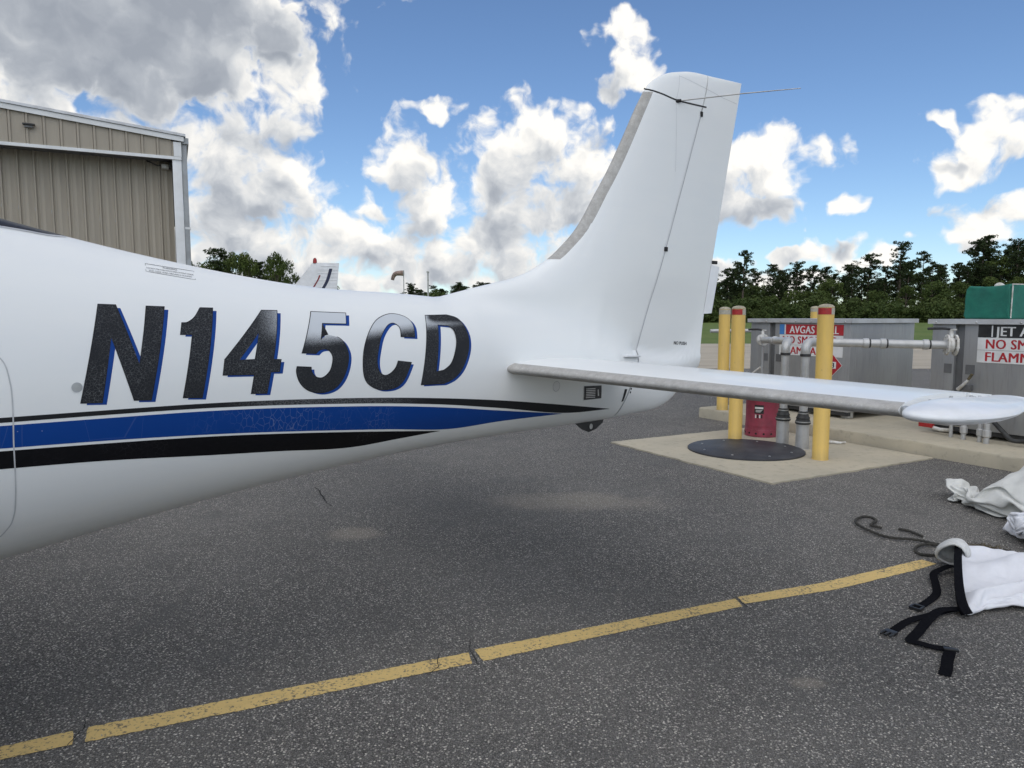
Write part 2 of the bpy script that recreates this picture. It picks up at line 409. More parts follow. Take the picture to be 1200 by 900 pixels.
M['silver_tape'] = mat('silver_reflective_tape', (.42, .40, .33), .4, fn=vary((.46, .43, .35), (.33, .31, .25), 30))
M['red_tape'] = mat('red_reflective_tape', (.40, .02, .02), .4, fn=vary((.42, .018, .018), (.28, .02, .02), 25))
M['red_can'] = mat('red_can_paint', (.30, .045, .075), .45, fn=vary((.33, .045, .08), (.22, .035, .055), 9, rgh=(.35, .6)))
M['iron'] = mat('manhole_iron', (.022, .023, .028), .55, fn=vary((.018, .019, .024), (.045, .045, .05), 5, bump=.25, bscale=160))
M['sign_white'] = mat('sign_white', (.72, .72, .71), .45, fn=vary((.75, .75, .74), (.63, .63, .61), 9))
M['sign_red'] = mat('sign_red', (.42, .016, .025), .45, fn=vary((.45, .016, .025), (.36, .02, .03), 9))
M['sign_blue'] = mat('sign_blue', (.05, .22, .55), .45, fn=vary((.05, .24, .58), (.06, .19, .46), 9))
M['sign_black'] = mat('sign_black', (.012, .012, .013), .45, fn=vary((.010, .010, .011), (.025, .025, .025), 9))
M['green'] = mat('green_canvas', (.012, .155, .105), .75, fn=vary((.012, .165, .112), (.010, .115, .085), 5, bump=.25, bscale=9, bdist=.03))
M['canvas'] = mat('grey_canvas', rough=.85, spec=.2, fn=fn_canvas((.66, .66, .62), (.56, .56, .525)))
M['canvas2'] = mat('white_canvas', rough=.8, spec=.25, fn=fn_canvas((.74, .745, .77), (.68, .685, .71)))
M['lining'] = mat('fleece_lining', (.42, .42, .41), .95, fn=vary((.66, .66, .64), (.52, .52, .50), 40, bump=.3))
M['webbing'] = mat('black_webbing', (.008, .008, .010), .9, spec=.05, fn=vary((.003, .003, .0045), (.009, .009, .011), 120, bump=.4, bscale=420, bdist=.002))
M['buckle'] = mat('black_plastic', (.012, .012, .013), .35, fn=vary((.010, .010, .011), (.02, .02, .02), 20))
M['rope'] = mat('weathered_rope', (.05, .047, .04), .95, fn=vary((.060, .056, .046), (.028, .027, .024), 60, bump=.6, bscale=160, bdist=.004))
M['frayed'] = mat('frayed_rope', (.12, .095, .05), .95, fn=vary((.15, .12, .065), (.06, .05, .03), 30))
M['bark'] = mat('pine_bark', (.10, .075, .055), .9, fn=vary((.12, .09, .065), (.06, .048, .038), 2))
M['pine'] = mat('pine_needles', rough=.8, spec=.15, fn=fn_leaf((.016, .028, .010), (.040, .056, .019)))
M['oak'] = mat('broadleaf', rough=.75, spec=.2, fn=fn_leaf((.034, .058, .014), (.095, .122, .030)))
M['bush'] = mat('bush_leaves', rough=.75, spec=.2, fn=fn_leaf((.036, .060, .016), (.085, .110, .030)))
M['red_glass'] = mat('red_beacon_glass', (.30, .012, .008), .2, fn=vary((.34, .012, .008), (.24, .01, .008), 9))
M['stripe_red'] = mat('dark_red_stripe', (.22, .015, .02), .4, fn=vary((.25, .016, .022), (.18, .014, .02), 9))
M['stripe_navy'] = mat('navy_stripe', (.012, .018, .06), .4, fn=vary((.012, .018, .065), (.015, .02, .05), 9))
M['sock'] = mat('faded_windsock', (.40, .20, .14), .9, fn=vary((.34, .24, .20), (.12, .09, .08), 2))
M['pole'] = mat('pole_paint', (.45, .45, .44), .5, fn=vary((.48, .48, .47), (.36, .36, .35), 3))
M['crack'] = mat('crack_filler', (.02, .02, .02), .9, spec=.2, fn=vary((.014, .014, .014), (.045, .044, .042), 40))
M['pebble'] = mat('pebble', (.42, .40, .36), .8, fn=vary((.50, .48, .43), (.25, .24, .22), 3))
M['tyre'] = mat('tyre', (.02, .02, .02), .8, fn=vary((.015, .015, .015), (.03, .03, .03), 9))

# ------------------------------------------------------------------ mesh helpers
def tag(o, label=None, cat=None, group=None, kind=None):
    if label: o['label'] = label
    if cat: o['category'] = cat
    if group: o['group'] = group
    if kind: o['kind'] = kind
    return o


def empty(name, loc=(0, 0, 0), rz=0):
    o = bpy.data.objects.new(name, None); COL.objects.link(o); o.location = loc; o.rotation_euler = (0, 0, rz); return o


def link(name, me, parent=None, loc=(0, 0, 0), rz=0):
    o = bpy.data.objects.new(name, me); COL.objects.link(o); o.location = loc; o.rotation_euler = (0, 0, rz)
    if parent: o.parent = parent
    return o


class MB:
    """collects shapes, then becomes one mesh object"""
    def __init__(s): s.v, s.f, s.sm = [], [], []
    def add(s, vs, fs, smooth=False):
        k = len(s.v); s.v += [tuple(v) for v in vs]; s.f += [tuple(i + k for i in f) for f in fs]; s.sm += [smooth] * len(fs); return s
    def box(s, c, d, M3=None, taper=1.0):
        hx, hy, hz = d[0] / 2, d[1] / 2, d[2] / 2; vs = []
        for z in (-hz, hz):
            k = taper if z > 0 else 1
            for x, y in ((-hx * k, -hy * k), (hx * k, -hy * k), (hx * k, hy * k), (-hx * k, hy * k)):
                q = Vector((x, y, z)); q = M3 @ q if M3 else q; vs.append(q + Vector(c))
        return s.add(vs, [(0, 3, 2, 1), (4, 5, 6, 7), (0, 1, 5, 4), (1, 2, 6, 5), (2, 3, 7, 6), (3, 0, 4, 7)])
    def tube(s, pts, r, n=16, cap=True):
        pts = [Vector(p) for p in pts]; k = len(pts); rr = r if isinstance(r, (list, tuple)) else [r] * k
        vs, fs = [], []; up = None
        for i, p in enumerate(pts):
            t = (pts[min(i + 1, k - 1)] - pts[max(i - 1, 0)])
            t = t.normalized() if t.length > 1e-9 else Vector((0, 0, 1))
            if up is None: up = t.orthogonal().normalized()
            up = (up - t * up.dot(t)); up = up.normalized() if up.length > 1e-6 else t.orthogonal().normalized()
            b = t.cross(up)
            for j in range(n):
                a = 2 * math.pi * j / n; vs.append(p + (up * math.cos(a) + b * math.sin(a)) * rr[i])
        for i in range(k - 1):
            for j in range(n):
                fs.append((i * n + j, i * n + (j + 1) % n, (i + 1) * n + (j + 1) % n, (i + 1) * n + j))
        s.add(vs, fs, True)
        if cap: s.add(vs[:n], [tuple(range(n - 1, -1, -1))]); s.add(vs[-n:], [tuple(range(n))])
        return s
    def lathe(s, prof, c=(0, 0, 0), n=32, M3=None):
        vs, fs = [], []
        for r, z in prof:
            for j in range(n):
                a = 2 * math.pi * j / n; q = Vector((r * math.cos(a), r * math.sin(a), z)); q = M3 @ q if M3 else q; vs.append(q + Vector(c))
        for i in range(len(prof) - 1):
            for j in range(n): fs.append((i * n + j, i * n + (j + 1) % n, (i + 1) * n + (j + 1) % n, (i + 1) * n + j))
        s.add(vs, fs, True); k = (len(prof) - 1) * n
        if prof[0][0] > 1e-4: s.add(vs[:n], [tuple(range(n - 1, -1, -1))])
        if prof[-1][0] > 1e-4: s.add(vs[k:k + n], [tuple(range(n))])
        return s
    def loft(s, rings, closed=True, cap=True, smooth=True):
        n = len(rings[0]); vs = [v for r in rings for v in r]; fs = []
        for i in range(len(rings) - 1):
            for j in range(n if closed else n - 1):
                fs.append((i * n + j, i * n + (j + 1) % n, (i + 1) * n + (j + 1) % n, (i + 1) * n + j))
        s.add(vs, fs, smooth)
        if cap and closed: s.add(rings[0], [tuple(range(n - 1, -1, -1))]); s.add(rings[-1], [tuple(range(n))])
        return s
    def prism(s, poly, h, axis=(0, 0, 1)):
        n = len(poly); a = Vector(axis) * h; lo = [Vector(p) for p in poly]; hi = [p + a for p in lo]
        return s.add(lo + hi, [tuple(range(n - 1, -1, -1)), tuple(range(n, 2 * n))] + [(i, (i + 1) % n, n + (i + 1) % n, n + i) for i in range(n)])
    def build(s, name, m, parent=None, loc=(0, 0, 0), rz=0, bevel=0, weld=True):
        me = bpy.data.meshes.new(name); me.from_pydata(s.v, [], s.f); me.polygons.foreach_set('use_smooth', s.sm)
        bm = bmesh.new(); bm.from_mesh(me)
        if weld: bmesh.ops.remove_doubles(bm, verts=bm.verts, dist=1e-5)
        bmesh.ops.recalc_face_normals(bm, faces=bm.faces)
        if bevel:
            es = [e for e in bm.edges if len(e.link_faces) == 2 and e.calc_face_angle(0) > .6]
            bmesh.ops.bevel(bm, geom=es, offset=bevel, segments=2, affect='EDGES', profile=.6, clamp_overlap=True)
        bm.to_mesh(me); bm.free()
        try: me.set_sharp_from_angle(angle=R(40))
        except Exception: pass
        me.materials.append(M[m] if isinstance(m, str) else m)
        return link(name, me, parent, loc, rz)


def text_mesh(name, s, size, m, parent, frame, bold=0.0, sx=1.0, align='LEFT', shear=0.0, extrude=.0008):
    """flat lettering; frame = 4x4 matrix (x along the text, z out of the sign)"""
    cu = bpy.data.curves.new(name, 'FONT'); cu.body = s; cu.size = size; cu.align_x = align
    cu.extrude = extrude; cu.shear = shear; cu.resolution_u = 3; cu.space_character = 1.06
    o = bpy.data.objects.new(name + '_tmp', cu); COL.objects.link(o)
    dg = bpy.context.evaluated_depsgraph_get(); me = bpy.data.meshes.new_from_object(o.evaluated_get(dg))
    bpy.data.objects.remove(o); bpy.data.curves.remove(cu)
    me.name = name
    if bold:            # heavier strokes: copies shifted sideways, each a hair proud of the last
        bm = bmesh.new()
        for k in (-1, 0, 1):
            m2_ = me.copy(); m2_.transform(Matrix.Translation((k * bold, 0, k * .0003))); bm.from_mesh(m2_); bpy.data.meshes.remove(m2_)
        bm.to_mesh(me); bm.free()
    me.transform(Matrix.Diagonal((sx, 1, 1, 1))); me.transform(frame)
    me.materials.clear(); me.materials.append(M[m])
    return link(name, me, parent)


def copy_tree(o, parent=None):
    c = o.copy(); COL.objects.link(c); c.parent = parent
    for ch in o.children: copy_tree(ch, c)
    return c


def catmull(pts, n=8, closed=False):
    pts = [Vector(p) for p in pts]; out = []; k = len(pts)
    for i in range(k if closed else k - 1):
        if closed: a, b, c, d = pts[(i - 1) % k], pts[i], pts[(i + 1) % k], pts[(i + 2) % k]
        else: a, b, c, d = pts[max(i - 1, 0)], pts[i], pts[i + 1], pts[min(i + 2, k - 1)]
        for j in range(n):
            t = j / n
            out.append(.5 * ((2 * b) + (c - a) * t + (2 * a - 5 * b + 4 * c - d) * t * t + (3 * b - a - 3 * c + d) * t ** 3))
    if not closed: out.append(pts[-1])
    return out


def fbm(p, s, o=4): return mn.fractal(Vector(p) * s, 1.0, 2.0, o, noise_basis='PERLIN_ORIGINAL')

# ================================================================== GROUND
def sheet(name, poly, z, m, seg=None):
    me = bpy.data.meshes.new(name); me.from_pydata([(x, y, z) for x, y in poly], [], [tuple(range(len(poly)))]); me.materials.append(M[m])
    return tag(link(name, me), kind='structure')


sheet('ground', [(-1500, -1500), (1500, -1500), (1500, 1500), (-1500, 1500)], -.012, 'grass')
sheet('asphalt_apron', [(-60, -40), (60, -40), (60, 19.2), (-60, 19.2)], 0.0, 'asphalt')
sheet('concrete_taxiway', [(-60, 19.2), (120, 19.2), (120, 37.2), (-60, 37.2)], 0.004, 'apron')

random.seed(4)
# yellow taxi line: four lengths, broken where cracks cross it
LINES = [[(-2.35, 1.86), (-1.672, 2.196), (-1.488, 2.288), (-1.444, 2.21), (-1.624, 2.129), (-2.30, 1.79)],
         [(-1.451, 2.308), (-0.182, 2.853), (-0.163, 2.758), (-1.41, 2.224)],
         [(-0.158, 2.876), (1.114, 3.422), (1.118, 3.328), (-0.118, 2.779)],
         [(1.13, 3.444), (1.619, 3.627), (2.371, 3.996), (2.413, 3.925), (2.252, 3.829), (1.672, 3.544), (1.14, 3.359)]]
for k, poly in enumerate(LINES):
    pts = []
    for i in range(len(poly)):
        a, b = Vector(poly[i]), Vector(poly[(i + 1) % len(poly)]); n = max(1, int((b - a).length / .012))
        for j in range(n):
            q = a + (b - a) * j / n; d = (b - a).normalized(); nn = Vector((-d.y, d.x))
            e = .0035 * fbm((q.x * 40, q.y * 40, k), 1.0, 3) + random.uniform(-.0016, .0016)
            q = q + nn * e; pts.append((q.x, q.y, .0022))
    me = bpy.data.meshes.new('painted_line'); me.from_pydata(pts, [], [tuple(range(len(pts)))]); me.materials.append(M['line'])
    tag(link('painted_line', me), kind='structure')

# open cracks: thin ragged fillets of dark binder
def crack(pts, w0):
    Pt = catmull([(x, y, 0) for x, y in pts], 22); L = []
    for i, q in enumerate(Pt):
        t = (Pt[min(i + 1, len(Pt) - 1)] - Pt[max(i - 1, 0)]).normalized(); nn = Vector((-t.y, t.x, 0)); f = i / (len(Pt) - 1)
        o = nn * (.016 * mn.noise(Vector((q.x * 9, q.y * 9, 1))) + .007 * mn.noise(Vector((q.x * 38, q.y * 38, 2)))); w = w0 * (.35 + .65 * math.sin(math.pi * min(1, f + .12)) + .5 * mn.noise(Vector((q.x * 30, q.y * 30, 7))))
        w = max(w, .0008); L.append([q + o - nn * w + Vector((0, 0, .0034)), q + o + nn * w + Vector((0, 0, .0034))])
    mb = MB(); mb.loft(L, closed=False, cap=False); tag(mb.build('pavement_crack', 'crack', weld=False), kind='structure')


crack([(-1.455, 2.18), (-1.47, 2.30), (-1.50, 2.40)], .0016)
crack([(-.34, 2.66), (-.30, 2.74), (-.31, 2.84), (-.27, 2.90)], .0016)
crack([(-.145, 2.74), (-.165, 2.86), (-.185, 2.98)], .0018)
crack([(1.155, 3.28), (1.125, 3.38), (1.09, 3.48)], .0024)
crack([(-1.62, 5.75), (-1.50, 5.50), (-1.42, 5.30), (-1.33, 5.15)], .0055)
crack([(.1, 5.9), (.5, 6.05), (.9, 5.95), (1.4, 6.1)], .002)

# loose grit
mb = MB()
for i in range(700):
    d = random.uniform(1.7, 6.5); x = random.uniform(-.75, .75) * d; r = random.uniform(.0015, .0042) * (1.5 if random.random() < .06 else 1)
    c = Vector((x, d, r * .5)); vs = []
    for q in ((1, 0, 0), (-1, 0, 0), (0, 1, 0), (0, -1, 0), (0, 0, 1), (0, 0, -1)): vs.append(c + Vector(q) * r * random.uniform(.7, 1.2))
    mb.add(vs, [(0, 2, 4), (2, 1, 4), (1, 3, 4), (3, 0, 4), (2, 0, 5), (1, 2, 5), (3, 1, 5), (0, 3, 5)])
tag(mb.build('loose_grit', 'pebble', weld=False), 'pale loose grit scattered over the grey asphalt', 'grit', kind='stuff')

# island directions: E1 runs along the kerb away from the camera, E2 runs back from the kerb
E1, E2 = Vector((-.4796, .8775, 0)), Vector((.8775, .4796, 0))
PADC = Vector((2.18, 5.84, 0))
CURB0 = Vector((4.26, 6.87, 0))


def rough_poly(corners, step, amp, seed):
    out = []
    for i in range(len(corners)):
        a, b = corners[i], corners[(i + 1) % len(corners)]; n = max(1, int((b - a).length / step)); d = (b - a).normalized(); nn = Vector((-d.y, d.x, 0))
        for j in range(n):
            q = a + (b - a) * j / n; e = amp * fbm((q.x * 6 + seed, q.y * 6, 0), 1.0, 4) if j else 0
            out.append(q + nn * e)
    return out


pad = rough_poly([PADC, PADC + E2 * 2.27, PADC + E2 * 2.27 + E1 * 2.25, PADC + E1 * 2.25], .03, .018, 3)
mb = MB(); mb.prism([p + Vector((0, 0, -.05)) for p in pad], .064)
tag(mb.build('concrete_pad', 'concrete'), kind='structure')
kl = CURB0 + E1 * 3.42; kr = CURB0 - E1 * 6.5
front = []
for i in range(200):
    q = kr + (kl - kr) * i / 199
    front.append(q + E2 * (.010 * fbm((q.x * 4, q.y * 4, 5), 1.0, 4)))
rings = []
for q in front:
    e = .006 * fbm((q.x * 9, q.y * 9, 1), 1, 3)
    rings.append([q + Vector((0, 0, -.06)), q + Vector((0, 0, .118 + e)), q + E2 * .008 + Vector((0, 0, .133 + e)), q + E2 * .028 + Vector((0, 0, .14)), q + E2 * 5.2 + Vector((0, 0, .14)), q + E2 * 5.2 + Vector((0, 0, -.06))])
mb = MB(); mb.loft(rings, smooth=False)
tag(mb.build('concrete_slab', 'concrete'), kind='structure')

# ================================================================== AIRPLANE
def pchip(xs, ys):
    n = len(xs); h = [xs[i + 1] - xs[i] for i in range(n - 1)]; d = [(ys[i + 1] - ys[i]) / h[i] for i in range(n - 1)]
    m = [0] * n; m[0] = d[0]; m[-1] = d[-1]
    for i in range(1, n - 1):
        m[i] = (d[i - 1] * h[i] + d[i] * h[i - 1]) / (h[i] + h[i - 1])
        if d[i - 1] * d[i] > 0:
            lim = 3 * min(abs(d[i - 1]), abs(d[i])); m[i] = max(-lim, min(lim, m[i]))
    def f(x):
        if x <= xs[0]: return ys[0] + m[0] * (x - xs[0])
        if x >= xs[-1]: return ys[-1] + m[-1] * (x - xs[-1])
        lo = 0
        while x > xs[lo + 1]: lo += 1
        t = (x - xs[lo]) / h[lo]
        return ((1 + 2 * t) * (1 - t) ** 2) * ys[lo] + t * (1 - t) ** 2 * h[lo] * m[lo] + t * t * (3 - 2 * t) * ys[lo + 1] + t * t * (t - 1) * h[lo] * m[lo + 1]
    return f


# fuselage stations (x runs tailward), half width, crown, keel, widest height
SK = [-5.35, -5.2, -4.7, -4.0, -3.4, -2.9, -2.6, -2.0, -1.5, -1.0, -.5, 0., .5, 1., 1.45, 1.8, 2.15]
FW = pchip(SK, [.10, .24, .44, .56, .61, .615, .60, .525, .445, .365, .305, .250, .195, .140, .092, .055, .006])
FT = pchip(SK, [1.20, 1.32, 1.46, 1.56, 1.86, 2.03, 2.008, 1.845, 1.707, 1.599, 1.526, 1.502, 1.455, 1.36, 1.20, 1.15, 1.165])
FB = pchip(SK, [1.00, .86, .66, .54, .49, .47, .475, .548, .626, .696, .749, .785, .800, .805, .818, .86, 1.10])
FM = pchip(SK, [1.10, 1.10, 1.12, 1.14, 1.15, 1.15, 1.15, 1.15, 1.14, 1.13, 1.12, 1.11, 1.09, 1.07, 1.05, 1.05, 1.14])
LE = pchip([1.30, 1.46, 1.544, 1.597, 1.684, 1.796, 2.108, 2.69, 3.1], [-.35, .02, .36, .595, .80, .955, 1.205, 1.558, 1.81])
TE = lambda z: 2.116 + (z - 1.103) * .2273
HG = lambda z: 1.475 + (z - 1.159) * (.39 if z > 1.159 else .50)
TOP = pchip([1.50, 1.60, 1.70, 1.922, 2.25, 2.56], [2.60, 2.745, 2.815, 2.889, 2.920, 2.940])


def fus(s, z):
    s = min(s, 2.14); w, zt, zb, zm = FW(s), FT(s), FB(s), FM(s)
    q, p = ((z - zm) / (zt - zm), 2.15) if z >= zm else ((zm - z) / (zm - zb), 2.25)
    v = 1 - abs(q) ** p
    return w * (v ** (1 / p) if v >= 0 else -((-v) ** (1 / p)))


def foil(c): return (0.2969 * math.sqrt(c) - .126 * c - .3516 * c * c + .2843 * c ** 3 - .1015 * c ** 4) / .05


def finy(s, z):
    le, te = LE(z), TE(z); c = (s - le) / (te - le); T = .078 - .024 * (z - 1.5)
    if c <= 0: return -T * 1.6 * math.sqrt(-c)
    y = T * foil(min(c, 1.0)) * .5 * 2 * .5
    if z > 2.62:
        v = 1 - ((z - 2.62) / max(TOP(s) - 2.62, .01)) ** 2.6
        if v <= 0: return -.02 * math.sqrt(-v)
        y *= math.sqrt(v)
    return y * 2 * .5 * 2 * .5


def SY(s, z):
    b = finy(s, z)
    if z > 2.0: return b
    if z < 1.12: b -= (1.12 - z) ** 2 * 8
    a = fus(s, z); k = .11 * min(1, max(0, (s + .35) / .8))
    if k <= 1e-4: return max(a, b)
    h = max(k - abs(a - b), 0) / k
    return max(a, b) + h * h * k * .25


def SP(s, z, off=0.0, side=1):
    """point on the hull (port side = -y), lifted off the skin by off"""
    y = max(SY(s, z), 0.0)
    e = .002
    gs = (SY(s + e, z) - SY(s - e, z)) / (2 * e); gz = (SY(s, z + e) - SY(s, z - e)) / (2 * e)
    n = Vector((-gs, 1, -gz)).normalized()
    return Vector((s + n.x * off, -side * (y + n.y * off), z + n.z * off))


AX = R(38.3)
plane = empty('airplane', (-.467, 3.30, 0), AX)
tag(plane, 'white airplane with blue and black side stripes and the registration N145CD', 'airplane')


def zrange(sf, z0=1.08, zmax=2.97):
    """keel and top of the section s = sf(z)"""
    def edge(d, lim):
        a = z0
        while (lim - a) * d > 0 and SY(sf(a), a) > 0: a += d * .01
        lo, hi = a - d * .01, a
        for _ in range(30):
            m = (lo + hi) / 2
            if SY(sf(m), m) > 0: lo = m
            else: hi = m
        return lo
    return edge(-1, .2), edge(1, zmax)


def section(sf, n=84):
    zb, zt = zrange(sf); L = []
    for i in range(n + 1):
        z = (zb + zt) / 2 - (zt - zb) / 2 * math.cos(math.pi * i / n); L.append((sf(z), SY(sf(z), z), z))
    port = [(s, -max(y, 0) if 0 < i < n else 0.0, z) for i, (s, y, z) in enumerate(L)]
    star = [(s, max(y, 0), z) for i, (s, y, z) in enumerate(L) if 0 < i < n][::-1]
    return port + star


US = [-5.35, -5.3, -5.2, -5.0, -4.8, -4.5, -4.2, -3.9, -3.65, -3.4, -3.2, -3.0, -2.8] + [-2.6 + .08 * i for i in range(28)]
u = -.36
while u < 1.47: US.append(u); u += .022 if u > .25 else .04
US.append(1.469)
smooth01 = lambda t: (lambda q: q * q * (3 - 2 * q))(min(1, max(0, t)))
rings = []
for u in US:
    k = smooth01((u - .25) / 1.15)
    rings.append(section(lambda z, u=u, k=k: u + k * (HG(z) - 1.475)))
mb = MB(); mb.loft(rings)
hull = mb.build('fuselage', 'white', plane)
bm = bmesh.new(); bm.from_mesh(hull.data)      # fair the fillet between hull and fin
sel = [v for v in bm.verts if .05 < v.co.x < HG(v.co.z) - .03 and 1.22 < v.co.z < 2.05 and abs(v.co.y) > .012 and (v.co.z < 1.66 or v.co.x > LE(v.co.z) + .11)]
for _ in range(14): bmesh.ops.smooth_vert(bm, verts=sel, factor=.5, use_axis_x=False, use_axis_y=True, use_axis_z=False)
bm.to_mesh(hull.data); bm.free()
# rudder
rings = []
for i in range(15):
    v = (i / 14) ** .9; rings.append(section(lambda z, v=v: HG(z) + .007 + v * (TE(z) - HG(z) - .009)))
mb = MB(); mb.loft(rings); rud = mb.build('rudder', 'white', plane)


def strip(name, pts, width, off, m, parent=plane, n=10, side=1):
    """thin ribbon lying on the skin along a path of (s, z)"""
    pts = [Vector((p[0], 0, p[1])) for p in pts]; dense = []
    for a, b in zip(pts, pts[1:]):
        k = max(1, int((b - a).length / .02))
        dense += [a + (b - a) * j / k for j in range(k)]
    dense.append(pts[-1]); L, Rr = [], []
    for i, p in enumerate(dense):
        t = (dense[min(i + 1, len(dense) - 1)] - dense[max(i - 1, 0)]).normalized(); q = Vector((-t.z, 0, t.x)) * width / 2
        L.append(SP(p.x + q.x, p.z + q.z, off, side)); Rr.append(SP(p.x - q.x, p.z - q.z, off, side))
    mb = MB(); mb.loft([[a, b] for a, b in zip(L, Rr)], closed=False, cap=False)
    return mb.build(name, m, parent, weld=False)


def decal(name, loops, off, m, parent=plane, step=.03):
    """flat outline (s, z) wrapped onto the port skin"""
    bm = bmesh.new(); es = []
    for lp in loops:
        vs = [bm.verts.new((p[0], 0, p[1])) for p in lp]
        es += [bm.edges.new((vs[i], vs[(i + 1) % len(vs)])) for i in range(len(vs))]
    bmesh.ops.triangle_fill(bm, use_beauty=True, use_dissolve=False, edges=es, normal=(0, -1, 0))
    xs = [p[0] for lp in loops for p in lp]; zs = [p[1] for lp in loops for p in lp]
    for ax, lo, hi in ((0, min(xs), max(xs)), (2, min(zs), max(zs))):
        k = lo + step
        while k < hi:
            co = [0, 0, 0]; co[ax] = k; no = [0, 0, 0]; no[ax] = 1
            bmesh.ops.bisect_plane(bm, geom=bm.verts[:] + bm.edges[:] + bm.faces[:], plane_co=co, plane_no=no, dist=1e-6); k += step
    for v in bm.verts: v.co = SP(v.co.x, v.co.z, off)
    bmesh.ops.recalc_face_normals(bm, faces=bm.faces)
    for f in bm.faces:
        f.smooth = True
        if f.normal.y > 0: f.normal_flip()
    me = bpy.data.meshes.new(name); bm.to_mesh(me); bm.free(); me.materials.append(M[m])
    return link(name, me, parent)


# --- registration N145CD; letter outlines in (s, z); curved runs are refined
def curvy(pts, runs):
    out = []; i = 0; n = len(pts)
    for a, b in runs:
        out += pts[i:a]
        out += [(q.x, q.y) for q in catmull([(x, y, 0) for x, y in pts[a:b + 1]], 5)]
        i = b + 1
    return out + pts[i:]


LET = [
 ('N', [[(-1.3136,1.4374),(-1.2659,1.4361),(-1.2148,1.253),(-1.1733,1.4332),(-1.1198,1.4317),(-1.1874,1.1365),(-1.2354,1.1401),(-1.2888,1.3353),(-1.3282,1.1405),(-1.3826,1.1445)]]),
 ('1', [curvy([(-0.9995,1.4297),(-0.9585,1.429),(-1.0264,1.1304),(-1.0854,1.1353),(-1.0391,1.3422),(-1.0778,1.3429),(-1.0689,1.379),(-1.0501,1.3809),(-1.0246,1.3977),(-1.003,1.4255)], [(6, 9)])]),
 ('4', [[(-0.7779,1.4226),(-0.719,1.4218),(-0.7655,1.2454),(-0.7365,1.2437),(-0.7462,1.2022),(-0.7793,1.2033),(-0.7977,1.1275),(-0.8532,1.1308),(-0.8385,1.1972),(-0.9496,1.2017),(-0.9401,1.2526)],
        [(-0.8078,1.3415),(-0.8885,1.2504),(-0.8319,1.2479)]]),
 ('5', [curvy([(-0.5776,1.4187),(-0.4264,1.4140),(-0.4390,1.3728),(-0.5441,1.3757),(-0.5650,1.3112),(-0.5426,1.3246),(-0.5146,1.3273),(-0.4742,1.31),(-0.4540,1.2651),(-0.4601,1.2154),(-0.4857,1.1612),(-0.5245,1.125),(-0.5797,1.1126),(-0.6326,1.1252),(-0.6661,1.1564),(-0.6775,1.1941),(-0.6736,1.2149),(-0.6185,1.21),(-0.6175,1.1929),(-0.6011,1.1727),(-0.5715,1.1687),(-0.5396,1.1919),(-0.5239,1.2293),(-0.5243,1.2566),(-0.5425,1.2757),(-0.573,1.2755),(-0.5927,1.2623),(-0.6474,1.2664)], [(4, 16), (17, 26)])]),
 ('C', [curvy([(-0.1204,1.314),(-0.1150,1.3623),(-0.1359,1.3948),(-0.1865,1.4109),(-0.2381,1.4072),(-0.2968,1.3814),(-0.3458,1.3299),(-0.378,1.2682),(-0.3902,1.2008),(-0.3829,1.1493),(-0.3506,1.1184),(-0.3032,1.1034),(-0.2402,1.1084),(-0.1966,1.1377),(-0.1556,1.2072),(-0.22,1.216),(-0.2368,1.1874),(-0.2664,1.1655),(-0.2945,1.1612),(-0.318,1.1799),(-0.324,1.2205),(-0.3102,1.2717),(-0.2861,1.3231),(-0.2472,1.3635),(-0.215,1.375),(-0.1904,1.363),(-0.1843,1.345),(-0.1885,1.3178)], [(0, 14), (15, 27)])]),
 ('D', [curvy([(-0.0318,1.4051),(0.0891,1.4078),(0.1454,1.3923),(0.1725,1.3534),(0.1808,1.3017),(0.1646,1.2378),(0.1242,1.169),(0.0727,1.1272),(0.0157,1.1081),(-0.107,1.1113)], [(1, 8)]),
        curvy([(0.0197,1.3649),(-0.027,1.1606),(0.0176,1.1657),(0.0598,1.1912),(0.0901,1.2404),(0.109,1.2968),(0.1043,1.3413),(0.0781,1.3607)], [(2, 7)])])]


def grow(lp, d, ccw=True):
    """offset a closed outline outwards by d"""
    a = sum(lp[i - 1][0] * lp[i][1] - lp[i][0] * lp[i - 1][1] for i in range(len(lp)))
    sg = 1 if (a > 0) == ccw else -1; out = []; n = len(lp)
    for i in range(n):
        p, q, r = Vector(lp[i - 1]), Vector(lp[i]), Vector(lp[(i + 1) % n])
        u, v = (q - p), (r - q); 
        if u.length < 1e-7 or v.length < 1e-7: out.append(tuple(q)); continue
        u.normalize(); v.normalize()
        if u.dot(v) < -.45: out.append(tuple(q)); continue
        n1, n2 = Vector((u.y, -u.x)), Vector((v.y, -v.x)); b = n1 + n2
        b = b.normalized() if b.length > .2 else n1
        out.append(tuple(q + b * sg * d / max(.45, b.dot(n1))))
    return out


for ch, loops in LET:
    o = decal('registration_character', loops, .0016, 'letter'); o['label'] = 'charcoal painted character ' + ch
    edge = [grow(lp, .0028 if i == 0 else .0028, i == 0) for i, lp in enumerate(loops)]
    decal('outline', edge, .0011, 'outline', o)
    # blue drop shadow, down and tailward
    decal('drop_shadow', [[(x + .0135, z - .0085) for x, z in lp] for lp in loops], .0006, 'lblue', o)

# --- side stripes
def sample(pts, x): return pchip([p[0] for p in pts], [p[1] for p in pts])(x)


